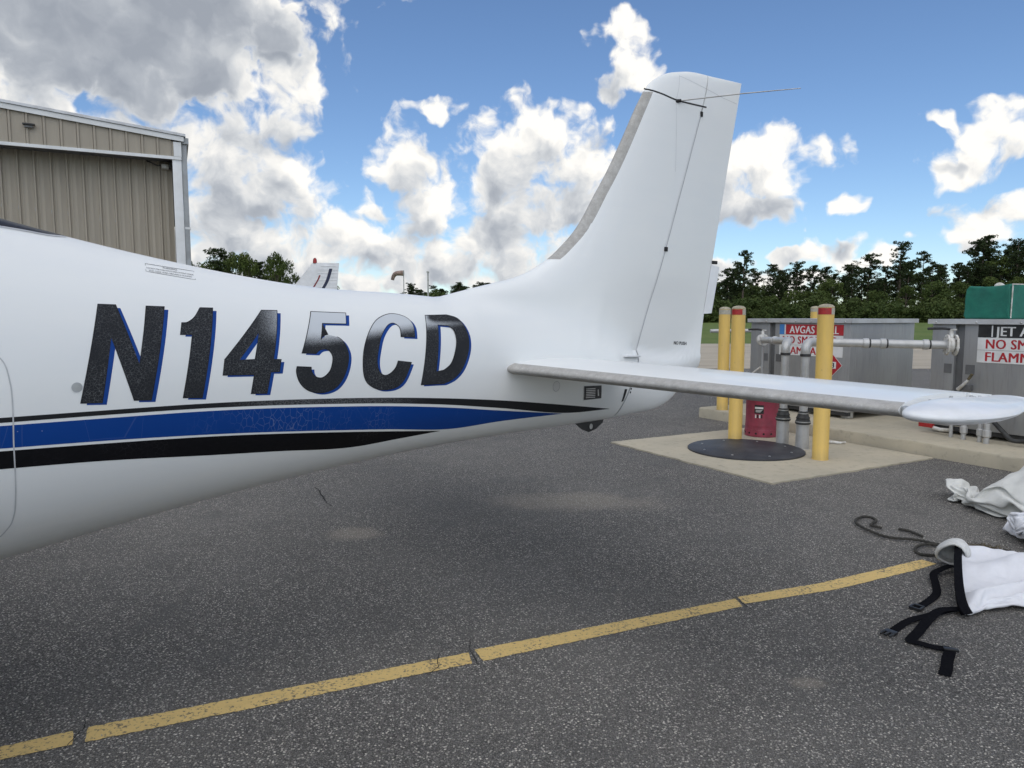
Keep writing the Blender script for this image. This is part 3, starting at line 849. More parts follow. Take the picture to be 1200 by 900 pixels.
AU = [(-3.6,1.150),(-2.4,1.131),(-1.5834,1.1199),(-1.3507,1.1158),(-0.9693,1.1070),(-0.4941,1.0836),(-0.2837,1.0689),(0.0172,1.0419),(0.3576,1.0043),(0.7539,0.9509),(1.2273,0.8822)]
AL = [(-3.6,1.136),(-2.4,1.117),(-1.5841,1.1057),(-1.3513,1.1015),(-0.9698,1.0905),(-0.494,1.062),(-0.283,1.045),(0.0196,1.0136),(0.3621,0.9665),(0.8912,0.8906),(1.2273,0.8812)]
BU = [(-3.6,1.128),(-2.4,1.109),(-1.5845,1.0970),(-1.3517,1.0915),(-0.9701,1.0803),(-0.4938,1.0508),(-0.2824,1.0335),(0.0212,1.0006),(0.3641,0.9538),(0.8311,0.8922)]
BL = [(-3.6,1.10),(-2.4,1.062),(-1.5879,1.0330),(-1.3542,1.0222),(-0.9702,0.9974),(-0.4861,0.9541),(-0.2691,0.9321),(0.0912,0.8917),(0.3747,0.8960),(.8311,.8912)]
CU = [(-3.6,1.092),(-2.4,1.054),(-1.5883,1.0252),(-1.3545,1.0136),(-0.9701,0.99),(-0.4851,0.9458),(-0.2666,0.9225),(0.0292,0.8891)]
CL = [(-3.6,1.04),(-2.4,1.004),(-1.5908,0.9731),(-1.3556,0.9586),(-0.9667,0.9212),(-0.7647,0.9036),(-0.4025,0.8714),(-0.194,0.8794),(0.0292,.8885)]
for nm, up, lo, m, lab in (('upper_stripe', AU, AL, 'grain', 'thin charcoal upper stripe'), ('blue_stripe', BU, BL, 'blue', 'crazed royal blue middle stripe'), ('lower_stripe', CU, CL, 'black', 'glossy black lower stripe')):
    x0, x1 = -3.6, min(up[-1][0], lo[-1][0]); n = 170; ft_, fl_ = pchip(*zip(*up)), pchip(*zip(*lo)); rows = []
    for i in range(n + 1):
        x = x0 + (x1 - x0) * i / n; a, b = ft_(x), fl_(x)
        rows.append([SP(x, a + (b - a) * j / 4, .0007) for j in range(5)])
    mb = MB(); mb.loft(rows, closed=False, cap=False); mb.build(nm, m, plane, weld=False)['label'] = lab

# --- small things on the skin
def loop_strip(name, pts, width, m='seam', off=.0009, **k): return strip(name, pts, width, off, m, **k)


hatch = catmull([(-2.25,1.285,0),(-1.72,1.318,0),(-1.62,1.312,0),(-1.5701,1.2801,0),(-1.5545,1.2126,0),(-1.5527,1.1403,0),(-1.5558,1.0428,0),(-1.5561,0.9413,0),(-1.5587,0.8608,0),(-1.5638,0.819,0),(-1.5769,0.7833,0),(-1.615,.745,0),(-1.70,.735,0),(-2.25,.70,0)], 6)
loop_strip('baggage_door_seam', [(p.x, p.y) for p in hatch], .0035)


def disc(name, s, z, r, m, off=.0015, rim=None):
    o = decal(name, [[(s + r * math.cos(a * math.pi / 14), z + r * math.sin(a * math.pi / 14)) for a in range(28)]], off, m, step=.02)
    if rim: strip('rim', [(s + r * math.cos(a * math.pi / 14), z + r * math.sin(a * math.pi / 14)) for a in range(29)], .0025, off + .0003, rim, parent=o)
    return o


disc('static_port', -1.392, 1.191, .0135, 'aluminium', rim='seam')
disc('inspection_cover', .7534, 1.0444, .026, 'white2', rim='seam')
gr = decal('tail_data_plate', [[(.975,1.030),(1.122,1.024),(1.130,.952),(.982,.954)]], .003, 'blackmetal')
for i in range(6):
    z = 1.014 - i * .0095; strip('slot', [(.990 + i * .0008, z), (1.068 + i * .001, z - .003)], .0045, .005, 'aluminium', parent=gr)
strip('slot', [(1.092, 1.004), (1.100, .968)], .010, .005, 'aluminium', parent=gr)
# parachute warning placard below the rear window
pc = strip('placard', [(-1.142,1.581),(-.9784,1.5629),(-.9881,1.530),(-1.1492,1.5525),(-1.142,1.581)], .0012, .0008, 'outline')
pc['label'] = 'small outlined warning placard behind the rear window'


def skin_text(name, s, size, s0, z0, ang, m, parent, sx=1.0, bold=0.0, off=.0012):
    o = text_mesh(name, s, size, m, parent, Matrix.Identity(4), bold, sx, 'CENTER', extrude=0)
    c, sn = math.cos(ang), math.sin(ang)
    for v in o.data.vertices:
        x, y = v.co.x, v.co.y; v.co = SP(s0 + x * c - y * sn, z0 + x * sn + y * c, off)
    return o


pa = math.atan2(-.0181, .1636)
skin_text('placard_text', 'WARNING!', .0085, -1.064, 1.5635, pa, 'outline', pc, 1.1)
skin_text('placard_text', 'ROCKET FOR PARACHUTE DEPLOYMENT INSIDE', .0068, -1.066, 1.5545, pa, 'outline', pc)
skin_text('placard_text', 'STAY CLEAR WHEN AIRPLANE IS OCCUPIED', .0068, -1.068, 1.5455, pa, 'outline', pc)
skin_text('no_push_text', 'NO PUSH', .030, 1.93, 1.225, -.06, 'outline', rud, 1.0, .0012)

# rear side window: tinted pane running up to the crown, pale sill
rows = []
wl = pchip([-2.45, -2.0, -1.54, -1.474, -1.405, -1.35], [1.70, 1.688, 1.6765, 1.671, 1.664, 1.668])
for i in range(46):
    s = -2.42 + (2.42 - 1.352) * i / 45; zt = min(FT(s) - .006, 1.70 + 0.30 * smooth01((-1.3 - s) / .6)); lo = min(wl(s), zt - .0005)
    rows.append([SP(s, lo + (zt - lo) * smooth01(j / 10) , .0015) for j in range(11)])
mb = MB(); mb.loft(rows, closed=False, cap=False); wn = mb.build('rear_window', 'glass', plane, weld=False)
strip('window_seal', [(-2.42 + (2.42 - 1.36) * i / 40, wl(-2.42 + (2.42 - 1.36) * i / 40) - .004) for i in range(41)], .006, .0016, 'seam', parent=wn)
rows = [[(r[0], -r[1], r[2]) for r in row] for row in rows]
mb = MB(); mb.loft(rows, closed=False, cap=False); mb.build('rear_window', 'glass', plane, weld=False)
# forward cabin window and windscreen (out of the photograph, seen from a step aside)
for sd_ in (1, -1):
    rows = []
    for i in range(24):
        s = -3.35 + (3.35 - 2.55) * i / 23; zt = FT(s) - .10; lo = 1.45
        rows.append([SP(s, lo + (zt - lo) * j / 8, .0015, sd_) for j in range(9)])
    mb = MB(); mb.loft(rows, closed=False, cap=False); mb.build('cabin_window', 'glass', plane, weld=False)

# --- fin details
zs = [1.705 + (2.705 - 1.705) * i / 44 for i in range(45)]; rows = []
for z in zs:
    le = LE(z); L = []
    for sd_, js in ((1, range(8, -1, -1)), (-1, range(1, 9))):
        for j in js:
            s = le + .054 * (j / 8) ** 2 + 1e-4; y = max(SY(s, z), 0); f = j / 8
            L.append((s - .0018 * (1 - f), -sd_ * (y + (.0012 * f if j < 8 else .0003)), z))
    rows.append(L)
mb = MB(); mb.loft(rows, closed=False, cap=False); mb.build('fin_leading_edge_tape', 'edge', plane, weld=False)
strip('rudder_hinge_seam', [(HG(z) + .002, z) for z in [.815 + .03 * i for i in range(64)]], .0065, .0009, 'seam')
strip('rudder_hinge_strip', [(HG(z) - .006, z) for z in [1.20 + .03 * i for i in range(50)]], .005, .0016, 'white2')
gapl = catmull([(1.572, 2.722, 0), (1.69, 2.705, 0), (1.81, 2.690, 0), (1.95, 2.694, 0), (2.115, 2.704, 0)], 6)
strip('rudder_horn_gap', [(p.x, p.y) for p in gapl], .0095, .001, 'gap')
strip('fin_tip_seam', [(1.808, 2.695), (1.835, 2.76), (1.862, 2.848)], .0022, .0008, 'seam')
strip('fin_tip_seam', [(1.862, 2.846), (2.05, 2.824), (2.30, 2.80), (2.48, 2.797)], .0022, .0008, 'seam')
strip('skin_joint', [(1.806, 2.68), (1.808, 2.5), (1.806, 2.27)], .0018, .0006, 'seam')


def knob(name, s, z, d, m, parent=plane):
    p = SP(s, z, 0); mb = MB(); mb.box(p + Vector((0, -d[1] / 2 + .002, 0)), d); return mb.build(name, m, parent, bevel=.002)


knob('hinge_bracket', HG(1.805), 1.805, (.024, .012, .026), 'gap')
knob('hinge_bracket', HG(2.655), 2.652, (.020, .010, .030), 'gap')
mb = MB(); a = SP(1.815, 2.688, 0); mb.tube([a + Vector((-.01, .004, -.004)), a + Vector((.02, -.012, 0))], .010, 10); base_ = mb.build('antenna_base', 'gap', plane)
b = Vector((2.47, -.46, 2.785)); mb = MB(); a2 = a + Vector((.018, -.012, 0))
mb.tube([a2, a2 + (b - a2) * .5 + Vector((0, 0, .004)), b], [.0042, .0036, .0026], 8); mb.build('whisker_antenna', 'aluminium', plane)
mb = MB(); a3 = Vector((a2.x, -a2.y, a2.z)); b3 = Vector((b.x, -b.y, b.z)); mb.tube([a3, b3], [.0042, .0026], 8); mb.build('whisker_antenna', 'aluminium', plane)
# ground-adjustable trim tab and wick at the trailing edge
z0, z1 = 1.42, 1.74
mb = MB(); mb.prism([(TE(z0) - .012, -.006, z0), (TE(z0) + .060, -.016, z0 + .004), (TE(z1) + .060, -.016, z1 - .014), (TE(z1) - .012, -.006, z1)], .0025, (0, -1, 0)); mb.build('trim_tab', 'white2', plane)
mb = MB(); mb.box((TE(1.76) + .018, -.004, 1.755), (.05, .016, .022)); mb.build('trim_tab_bracket', 'gap', plane, bevel=.003)
# tie-down ring under the tail
mb = MB(); out = [(1.005, 0, .835), (1.275, 0, .835), (1.262, 0, .790), (1.205, 0, .757), (1.15, 0, .745), (1.10, 0, .765)]
hole = [(1.165 + .013 * math.cos(t * math.pi / 6), 0, .777 + .016 * math.sin(t * math.pi / 6)) for t in range(12)]
mb.prism([Vector(p) + Vector((0, .006, 0)) for p in out], .012, (0, -1, 0)); td = mb.build('tie_down_ring', 'blackmetal', plane, bevel=.002)
mb = MB(); mb.prism([Vector(p) + Vector((0, -.0072, 0)) for p in hole], .0012, (0, -1, 0)); mb.build('hole', 'aluminium', td)
# rudder stop slot
decal('rudder_stop_slot', [[(1.338, .988), (1.362, .986), (1.340, .918), (1.322, .914)]], .0012, 'gap')
for q in ((1.40, .985), (1.395, .965)): disc('screw', q[0], q[1], .006, 'gap', .0012)

# --- horizontal tail: root and tip stations
def stab_pt(t, c, sg, side=-1, off=0.0):
    """t: distance from the centreline, c: chord fraction, sg: +1 top, -1 bottom"""
    k = (t - .20) / 1.75; le = .405 + .125 * k; te = 1.285 - .02 * k; ch = te - le; z = 1.150 - .030 * k
    y = .5 * .090 * ch * foil(max(0, min(1, c))) * .5
    return Vector((le + c * ch, side * t, z + sg * (y + off)))


TS = [.03, .10, .2, .4, .7, 1.0, 1.3, 1.6, 1.85, 1.945]


def foil_ring(t, c0, c1, side, n=20):
    top = [stab_pt(t, c0 + (c1 - c0) * (i / n) ** (1.9 if c0 == 0 else 1), 1, side) for i in range(n, -1, -1)]
    bot = [stab_pt(t, c0 + (c1 - c0) * (i / n) ** (1.9 if c0 == 0 else 1), -1, side) for i in range(1 if c0 == 0 else 0, n + 1)]
    return top + bot


for side in (-1, 1):
    mb = MB(); mb.loft([foil_ring(t, 0, .70, side) for t in TS]); st = mb.build('stabilizer', 'white', plane)
    mb = MB(); mb.loft([foil_ring(t, .715, 1.0, side) for t in [.10, .2, .4, .7, 1.0, 1.3, 1.6, 1.85, 1.952]]); el = mb.build('elevator', 'white', plane)
    rows = []
    for t in [.19, .21] + [.25 + .05 * i for i in range(34)] + [1.944]:
        cs = [.062 * (j / 9) ** 2 for j in range(9, -1, -1)]
        L = [stab_pt(t, c, 1, side, .0012) + Vector((-.0015, 0, 0)) for c in cs] + [stab_pt(t, c, -1, side, .0012) + Vector((-.0015, 0, 0)) for c in cs[::-1][1:]]
        rows.append(L)
    mb = MB(); mb.loft(rows, closed=False, cap=False); mb.build('stabilizer_edge_tape', 'edge', plane, weld=False)
    # elevator hinge seam
    mb = MB(); mb.loft([[stab_pt(t, .700, 1, side, .0008), stab_pt(t, .7145, 1, side, .0006)] for t in (.2, .7, 1.3, 1.85)], closed=False, cap=False); mb.build('elevator_hinge_seam', 'seam', plane, weld=False)
    # balance horn: long drop-shaped tip, joined to the elevator
    rings = []; n = 26
    for i in range(31):
        f = i / 30; f = 1 - (1 - f) ** 1.0; f2 = f ** 1.5
        s = .452 + (1.275 - .452) * f2
        bulge = math.sqrt(max(1e-5, 1 - (1 - min(f2 / .42, 1)) ** 2)) * (1 if f2 < .42 else 1 - .62 * ((f2 - .42) / .58) ** 1.5)
        wi = .004 + .062 * math.sqrt(max(1e-5, 1 - (1 - min(f2 / .22, 1)) ** 2)); wo_ = .004 + .145 * bulge
        h = .003 + .030 * math.sqrt(max(1e-5, 1 - (1 - min(f2 / .30, 1)) ** 2)) * (1 if f2 < .3 else max(.12, 1 - 1.0 * ((f2 - .3) / .7) ** 1.2))
        tc_ = 2.012; zc = 1.119 - .004 * f2; L = []
        for j in range(n):
            a = 2 * math.pi * j / n; cx, cz = math.cos(a), math.sin(a)
            sx_ = math.copysign(abs(cx) ** .85, cx); L.append((s, side * (tc_ + (wo_ if cx > 0 else wi) * sx_ - 0), zc + h * cz - .010 * max(0, cx) * bulge))
        rings.append(L)
    mb = MB(); mb.loft(rings); horn = mb.build('elevator_balance_horn', 'white2', plane)
    for (s, t) in ((.70, 1.965), (.78, 2.005), (.86, 1.965), (.94, 2.005), (1.02, 1.968), (1.10, 1.968), (1.18, 1.970)):
        mb = MB(); mb.lathe([(.0055, -.02), (.0055, .000), (.004, .0012)], (s, side * t, 1.1432 if s < .9 else 1.1432 - (s - .9) * .075), 10); mb.build('screw', 'aluminium', horn)
    # end-rib cap of the fixed surface
    mb = MB(); mb.box((.555, side * 1.953, 1.121), (.03, .012, .026)); mb.build('edge_cap', 'aluminium', plane, bevel=.004)
    # gap seal fairings at the root
    mb = MB(); mb.prism([(1.33, side * .03, 1.172), (1.47, side * .03, 1.170), (1.47, side * .105, 1.168), (1.33, side * .115, 1.171)], .010); mb.build('root_fairing', 'white2', plane, bevel=.003)

# --- the rest of the machine, outside the photograph: wing, gear, propeller
for side in (-1, 1):
    rings = []
    for k in range(9):
        t = .35 + (5.85 - .35) * k / 8; f = k / 8; le = -3.45 + .12 * f; ch = 1.45 - .68 * f; z = .72 + .40 * f; L = []
        for i in range(16, -1, -1): c = (i / 16) ** 1.8; L.append((le + c * ch, side * t, z + ch * .08 * foil(c) * .5))
        for i in range(1, 16): c = (i / 16) ** 1.8; L.append((le + c * ch, side * t, z - ch * .055 * foil(c) * .5))
        rings.append(L)
    mb = MB(); mb.loft(rings); mb.build('wing', 'white', plane)
    mb = MB(); mb.tube([(-2.75, side * .5, .70), (-2.70, side * 1.15, .45), (-2.68, side * 1.55, .22)], [.06, .05, .04], 12); mb.build('landing_gear_leg', 'white2', plane)
    mb = MB(); mb.lathe([(.02, -.07), (.12, -.07), (.19, -.05), (.20, 0), (.19, .05), (.12, .07), (.02, .07)], (-2.68, side * 1.66, .20), 28, Matrix.Rotation(R(90), 3, 'X')); mb.build('wheel', 'tyre', plane)
mb = MB(); mb.tube([(-4.55, 0, .70), (-4.75, 0, .20)], .04, 10); mb.build('nose_gear_leg', 'white2', plane)
mb = MB(); mb.lathe([(.02, -.06), (.11, -.06), (.17, -.04), (.18, 0), (.17, .04), (.11, .06), (.02, .06)], (-4.75, 0, .18), 24, Matrix.Rotation(R(90), 3, 'X')); mb.build('wheel', 'tyre', plane)
mb = MB(); mb.lathe([(.17, 0), (.16, .12), (.11, .24), (.04, .31), (.0, .32)], (-5.33, 0, 1.10), 24, Matrix.Rotation(R(-90), 3, 'Y')); mb.build('spinner', 'white2', plane)
for k in range(3):
    a = R(90 + 120 * k); d = Vector((0, math.cos(a), math.sin(a))); pr = []
    for i in range(8):
        r = .12 + .83 * i / 7; wd_ = .06 + .03 * math.sin(math.pi * i / 7); tw = R(55 - 38 * i / 7); pr.append((r, wd_, tw))
    rings = []
    for r, wd_, tw in pr:
        e = d.cross(Vector((1, 0, 0))).normalized(); ax_ = e * math.cos(tw) + Vector((1, 0, 0)) * math.sin(tw); nn = ax_.cross(d)
        rings.append([Vector((-5.45, 0, 1.10)) + d * r + ax_ * wd_ * math.cos(q) + nn * .010 * math.sin(q) for q in [2 * math.pi * j / 10 for j in range(10)]])
    mb = MB(); mb.loft(rings); mb.build('propeller_blade', 'blackmetal', plane)

# ================================================================== FUEL ISLAND
UP = Vector((0, 0, 1))
TK = Vector((4.12, 8.65, 0))                # near lower corner of the farther tank


def face_frame(origin, z):
    """sign frame on a kerb-side face: x runs right along the face, y up, z out towards the kerb"""
    x, y, zz = -E1, UP, -E2; m = Matrix.Identity(4)
    for i in range(3): m[i][0], m[i][1], m[i][2], m[i][3] = x[i], y[i], zz[i], (origin + UP * z)[i]
    return m


ISL = Matrix(((-E1.x, E2.x, 0), (-E1.y, E2.y, 0), (0, 0, 1)))   # local x right along the kerb, y back, z up


def obox(mb, o, x0, x1, y0, y1, z0, z1):
    """box in island axes measured from o"""
    c = o + ISL @ Vector(((x0 + x1) / 2, (y0 + y1) / 2, (z0 + z1) / 2)); mb.box(c, (x1 - x0, y1 - y0, z1 - z0), ISL); return mb


def island(o, x, y, z): return o + ISL @ Vector((x, y, z))


def make_tank(label, o, x0, x1, depth, seam, sign):
    t = empty('fuel_tank', tuple(o + UP * .14)); base = t.location.copy()
    tag(t, label, 'fuel tank')
    z0, z1 = .225, 1.355
    def B(name, m, *a, bevel=.004, parent=t):
        mb = MB(); obox(mb, o - base, *a); return mb.build(name, m, parent, bevel=bevel)
    B('body', 'steel', seam, x1, 0, depth, z0, z1, bevel=.006)
    B('end_cabinet', 'steel', x0, seam - .10, .012, depth - .01, z0, z1 - .002)
    B('cabinet_recess', 'steel_dark', seam - .10, seam, .05, depth - .05, z0 + .01, z1 - .01)
    lid = B('lid', 'lid', x0 - .03, x1 + .03, -.03, depth + .03, z1, z1 + .022)
    B('lid_flange', 'lid', x0 - .03, x1 + .03, -.034, -.0305, z1 - .030, z1 + .021, parent=lid, bevel=0)
    B('lid_flange', 'lid', x1 + .0305, x1 + .034, -.03, depth + .03, z1 - .030, z1 + .021, parent=lid, bevel=0)
    for k in range(7):
        x = x0 + .06 + (x1 - x0 - .12) * k / 6; mb = MB(); mb.lathe([(.011, 0), (.011, .006), (.006, .010)], island(o - base, x, -.034, z1 - .012), 10, ISL @ Matrix.Rotation(R(90), 3, 'X')); mb.build('bolt', 'aluminium', lid)
    for x in (x0 + .12, (x0 + x1) / 2 + .1, x1 - .12):
        for y in (.10, depth - .2):
            B('support_foot', 'castwhite', x - .045, x + .045, y, y + .12, .140, z0 - .006)
    B('skid_rail', 'blackmetal', x0 + .02, x1 - .02, .03, .09, .175, z0 - .004)
    # small inspection plates beside the seam and a latch
    B('inspection_plate', 'steel_dark', seam - .20, seam - .12, .008, .0115, .80, .90, bevel=0)
    B('inspection_plate', 'steel_dark', seam + .03, seam + .12, -.004, -.0005, .80, .90, bevel=0)
    return t


def sign_rows(t, o, x, w, rows, z1, h):
    """stack of painted sign plates"""
    base = t.location
    for k, (bg, txt, tcol, size, sx, dx) in enumerate(rows):
        zt = z1 - k * (h + .004)
        mb = MB(); obox(mb, o - base, x, x + w, -.005, -.001, zt - h, zt); s = mb.build('sign_plate', bg, t, bevel=0)
        text_mesh('lettering', txt, size, tcol, s, face_frame(island(o - base, x + dx, -.0058, 0), zt - h + (h - size * .70) / 2), .0042, sx)
        if k == 0: top = s
    return top


# farther tank, AVGAS
tank1 = make_tank('grey steel fuel tank with the red AVGAS 100LL sign, left of the two', TK, -1.577, 0.0, 1.27, -1.146, None)
s = sign_rows(tank1, TK, -1.065, .965, [('sign_red', 'AVGAS 100LL', 'sign_white', .138, .86, .165), ('sign_white', 'NO SMOKING', 'sign_red', .138, .90, .05), ('sign_white', 'FLAMMABLE', 'sign_red', .138, .96, .05)], 1.302, .132)
b0 = tank1.location
for x0, x1, m in ((-1.065, -.985, 'sign_blue'), (-.985, -.965, 'sign_white')):
    mb = MB(); obox(mb, TK - b0, x0, x1, -.0075, -.0052, 1.170, 1.302); mb.build('colour_code', m, s)
# hazard diamond
fr = face_frame(island(TK - b0, -.285, -.0065, 0), .80)


def diamond(name, r, m, parent, lift):
    mb = MB(); mb.prism([fr @ Vector((r, 0, lift)), fr @ Vector((0, r, lift)), fr @ Vector((-r, 0, lift)), fr @ Vector((0, -r, lift))], .0012, -E2); return mb.build(name, m, parent)


dm = diamond('hazard_placard', .193, 'sign_white', tank1, 0); dm['label'] = 'red diamond hazard placard reading 1203'
diamond('red_field', .184, 'sign_red', dm, .0018)
mb = MB(); mb.prism([fr @ Vector((sx_ * .105, sz_ * .042, .0038)) for sx_, sz_ in ((-1, -1), (1, -1), (1, 1), (-1, 1))], .001, -E2); mb.build('number_panel', 'sign_white', dm)
text_mesh('lettering', '1203', .088, 'sign_black', dm, fr @ Matrix.Translation((0, -.031, .0055)), .003, .92, 'CENTER')
text_mesh('lettering', '3', .05, 'sign_white', dm, fr @ Matrix.Translation((0, -.135, .0040)), .0, 1, 'CENTER')
fl = [(0, .130), (.018, .105), (.012, .09), (.030, .098), (.034, .072), (.018, .055), (-.018, .055), (-.034, .072), (-.028, .095), (-.012, .088), (-.016, .108)]
mb = MB(); mb.prism([fr @ Vector((x, y, .0038)) for x, y in fl], .0008, -E2); mb.build('flame_symbol', 'sign_white', dm)

# nearer tank, JET A
tank2 = make_tank('grey steel fuel tank with the black and white JET A sign, nearest the right edge', TK, .987, 3.6, 1.5, 1.333, None)
s = sign_rows(tank2, TK, 1.470, .97, [('sign_black', 'JET A', 'sign_white', .135, .92, .175), ('sign_white', 'NO SMOKING', 'sign_red', .135, .90, .075), ('sign_white', 'FLAMMABLE', 'sign_red', .135, .96, .075)], 1.318, .126)
b1_ = tank2.location
mb = MB(); obox(mb, TK - b1_, 1.600, 1.612, -.0075, -.0052, 1.196, 1.314); mb.build('colour_code', 'sign_white', s)

# green canvas hood on the nearer tank
gh = empty('canvas_hood', tuple(island(TK, 1.470, .35, 1.378)))
tag(gh, 'dark green canvas hood strapped over a fitting on the nearer fuel tank', 'cover')
bmx = bmesh.new(); bmesh.ops.create_cube(bmx, size=1.0)
bmesh.ops.subdivide_edges(bmx, edges=bmx.edges[:], cuts=9, use_grid_fill=True)
for v in bmx.verts:
    x, y, z = v.co; e = (abs(x) * 2) ** 8; 
    sag = -.018 * max(0, 1 - (2 * x) ** 2) * max(0, z * 2) ** 4
    q = Vector((x * .43 * (1 + .03 * (.5 - z)), y * .44, (z + .5) * .352 + sag))
    q.z += .012 * x if z > .4 else 0
    q += Vector((1, 1, .3)) * .010 * mn.noise(q * 7); v.co = ISL @ q
bmesh.ops.bevel(bmx, geom=[e for e in bmx.edges if len(e.link_faces) == 2 and e.calc_face_angle(0) > 1.0], offset=.016, segments=2, affect='EDGES', profile=.5, clamp_overlap=True)
for f in bmx.faces: f.smooth = True
me = bpy.data.meshes.new('cloth_shell'); bmx.to_mesh(me); bmx.free(); me.materials.append(M['green']); link('cloth_shell', me, gh)
mb = MB(); mb.tube([ISL @ Vector((.220, -.20, .01)), ISL @ Vector((.223, -.20, .33)), ISL @ Vector((.212, -.19, .352)), ISL @ Vector((.212, .19, .356))], .006, 8); mb.build('piping', 'castwhite', gh)
mb = MB(); mb.lathe([(.048, 0), (.046, .02), (.030, .034), (.012, .044), (.0, .046)], ISL @ Vector((.02, -.05, .335)), 14); mb.build('vent_cap', 'castwhite', gh)

# ---- valves
def valve(name, label, p, ax, r, grp='butterfly valves on the fuel lines', flip=1):
    v = empty(name, tuple(p)); tag(v, label, 'valve', grp); z = Vector(ax).normalized()
    Rm = z.to_track_quat('Z', 'Y').to_matrix()
    for k, d in (('flange', -.045), ('flange', .03)):
        mb = MB(); mb.lathe([(.03, d), (r, d), (r, d + .018), (.03, d + .018)], (0, 0, 0), 28, Rm); fl_ = mb.build(k, 'castwhite', v)
        for j in range(6):
            a = j * math.pi / 3 + .3; c = Rm @ Vector((r * .80 * math.cos(a), r * .80 * math.sin(a), d - .008)); mb = MB(); mb.lathe([(.011, 0), (.011, .034)], c, 6, Rm); mb.build('bolt', 'aluminium', fl_)
    mb = MB(); mb.lathe([(.05, -.03), (.072, -.015), (.072, .02), (.05, .032)], (0, 0, 0), 24, Rm); mb.build('body', 'castwhite', v)
    mb = MB(); mb.tube([(0, 0, .05), (0, 0, r + .045)], [.022, .017], 10); mb.build('stem', 'castwhite', v)
    h = -E1 * flip; mb = MB(); zt = r + .05
    mb.tube([Vector((0, 0, zt)), h * -.05 + UP * (zt + .008), h * -.09 + UP * (zt + .012), h * -.24 + UP * (zt + .006)], [.012, .013, .015, .014], 10); mb.build('lever_handle', 'blackmetal', v)
    mb = MB(); mb.box(Vector((0, 0, zt)) + h * .02, (.05, .03, .014), ISL); mb.build('locking_plate', 'castwhite', v, bevel=.002)
    return v


PL0, PM1, PM2, PR0 = Vector((3.30, 9.36, 1.100)), Vector((3.05, 7.82, 1.135)), Vector((3.18, 7.52, 1.135)), Vector((4.40, 7.16, 1.118))
valve('pipe_valve', 'white flanged valve with black lever at the left end of the fuel pipe', PL0, (PM1 - PL0), .075)
valve('pipe_valve', 'large white flanged valve with black lever beside the JET A sign', PR0 + (PR0 - PM2).normalized() * .02, (PR0 - PM2), .105)


def fuel_line(label, a, top, foot, r, seg=1):
    t = empty('fuel_pipe', (foot.x, foot.y, .014)); b = t.location.copy(); tag(t, label, 'pipe', 'fuel pipes dropping to the concrete pad')
    f = Vector((foot.x, foot.y, top.z))
    bend = [top + (a - top).normalized() * .10, top + (a - top).normalized() * .05, top]
    pts = catmull([top + (a - top).normalized() * .12, top + (a - top).normalized() * .05, (top + f) / 2 + Vector((0, 0, -.004)), f + Vector((0, 0, -.055)), f + Vector((0, 0, -.13))], 6)
    mb = MB(); mb.tube([p - b for p in pts], r * 1.12, 16); mb.build('elbow', 'pipe', t)
    mb = MB(); mb.tube([a - b, pts[0] - b], r, 18); run = mb.build('horizontal_run', 'pipe', t)
    L = (pts[0] - a).length; d = (pts[0] - a).normalized(); Rm = d.to_track_quat('Z', 'Y').to_matrix()
    for q in ((.18, .52, .66) if seg > 1 else (.55,)):
        mb = MB(); mb.lathe([(r, -.028), (r * 1.22, -.024), (r * 1.22, .024), (r, .028)], a + d * L * q - b, 20, Rm); mb.build('coupling', 'pipe', run)
        mb = MB(); mb.lathe([(r * 1.02, -.045), (r * 1.1, -.043), (r * 1.1, -.033), (r * 1.02, -.031)], a + d * L * q - b, 20, Rm); mb.build('gasket', 'blackmetal', run)
    mb = MB(); mb.tube([f + Vector((0, 0, -.12)) - b, Vector((0, 0, .40))], r * .98, 18); mb.build('drop_pipe', 'pipe', t)
    mb = MB(); mb.lathe([(r * 1.02, -.148), (r * 1.25, -.145), (r * 1.25, -.12), (r * 1.02, -.118)], f - b, 18); mb.build('clamp', 'blackmetal', t)
    # containment sleeve with a rubber boot
    mb = MB(); mb.lathe([(.072, 0), (.068, .004), (.066, .29), (.06, .29)], (0, 0, 0), 24); mb.build('sleeve', 'pipe', t)
    bt = MB(); bt.lathe([(.070, .262), (.078, .268), (.078, .292), (.070, .300), (.066, .318), (.070, .330), (.060, .345), (.052, .372), (.050, .395), (r, .40)], (0, 0, 0), 24); bo = bt.build('rubber_boot', 'rubber', t)
    for z, rr in ((.283, .0795), (.372, .0535)):
        mb = MB(); mb.lathe([(rr - .002, z), (rr, z + .001), (rr, z + .010), (rr - .002, z + .011)], (0, 0, 0), 24); mb.build('band_clamp', 'aluminium', bo)
    return t


fuel_line('grey fuel pipe from the AVGAS tank dropping beside the red can', PL0, PM1, Vector((2.955, 7.67, 0)), .041)
fuel_line('long grey fuel pipe from the JET A tank dropping behind the front bollard', PR0, PM2, Vector((3.065, 7.41, 0)), .043, 3)
# vertical vent stub under the left valve and lever below
st_ = empty('drain_pipe', (PL0.x, PL0.y, .14)); tag(st_, 'thin vertical drain pipe under the left fuel valve', 'pipe')
mb = MB(); mb.tube([(0, 0, 0), (0, 0, .88)], .022, 12); mb.build('riser', 'steel', st_)
mb = MB(); mb.tube([(0, 0, .56), E2 * -.03 + UP * .60, E2 * -.05 - E1 * -.10 + UP * .52], [.014, .013, .011], 8); mb.build('hose_cock', 'castwhite', st_)
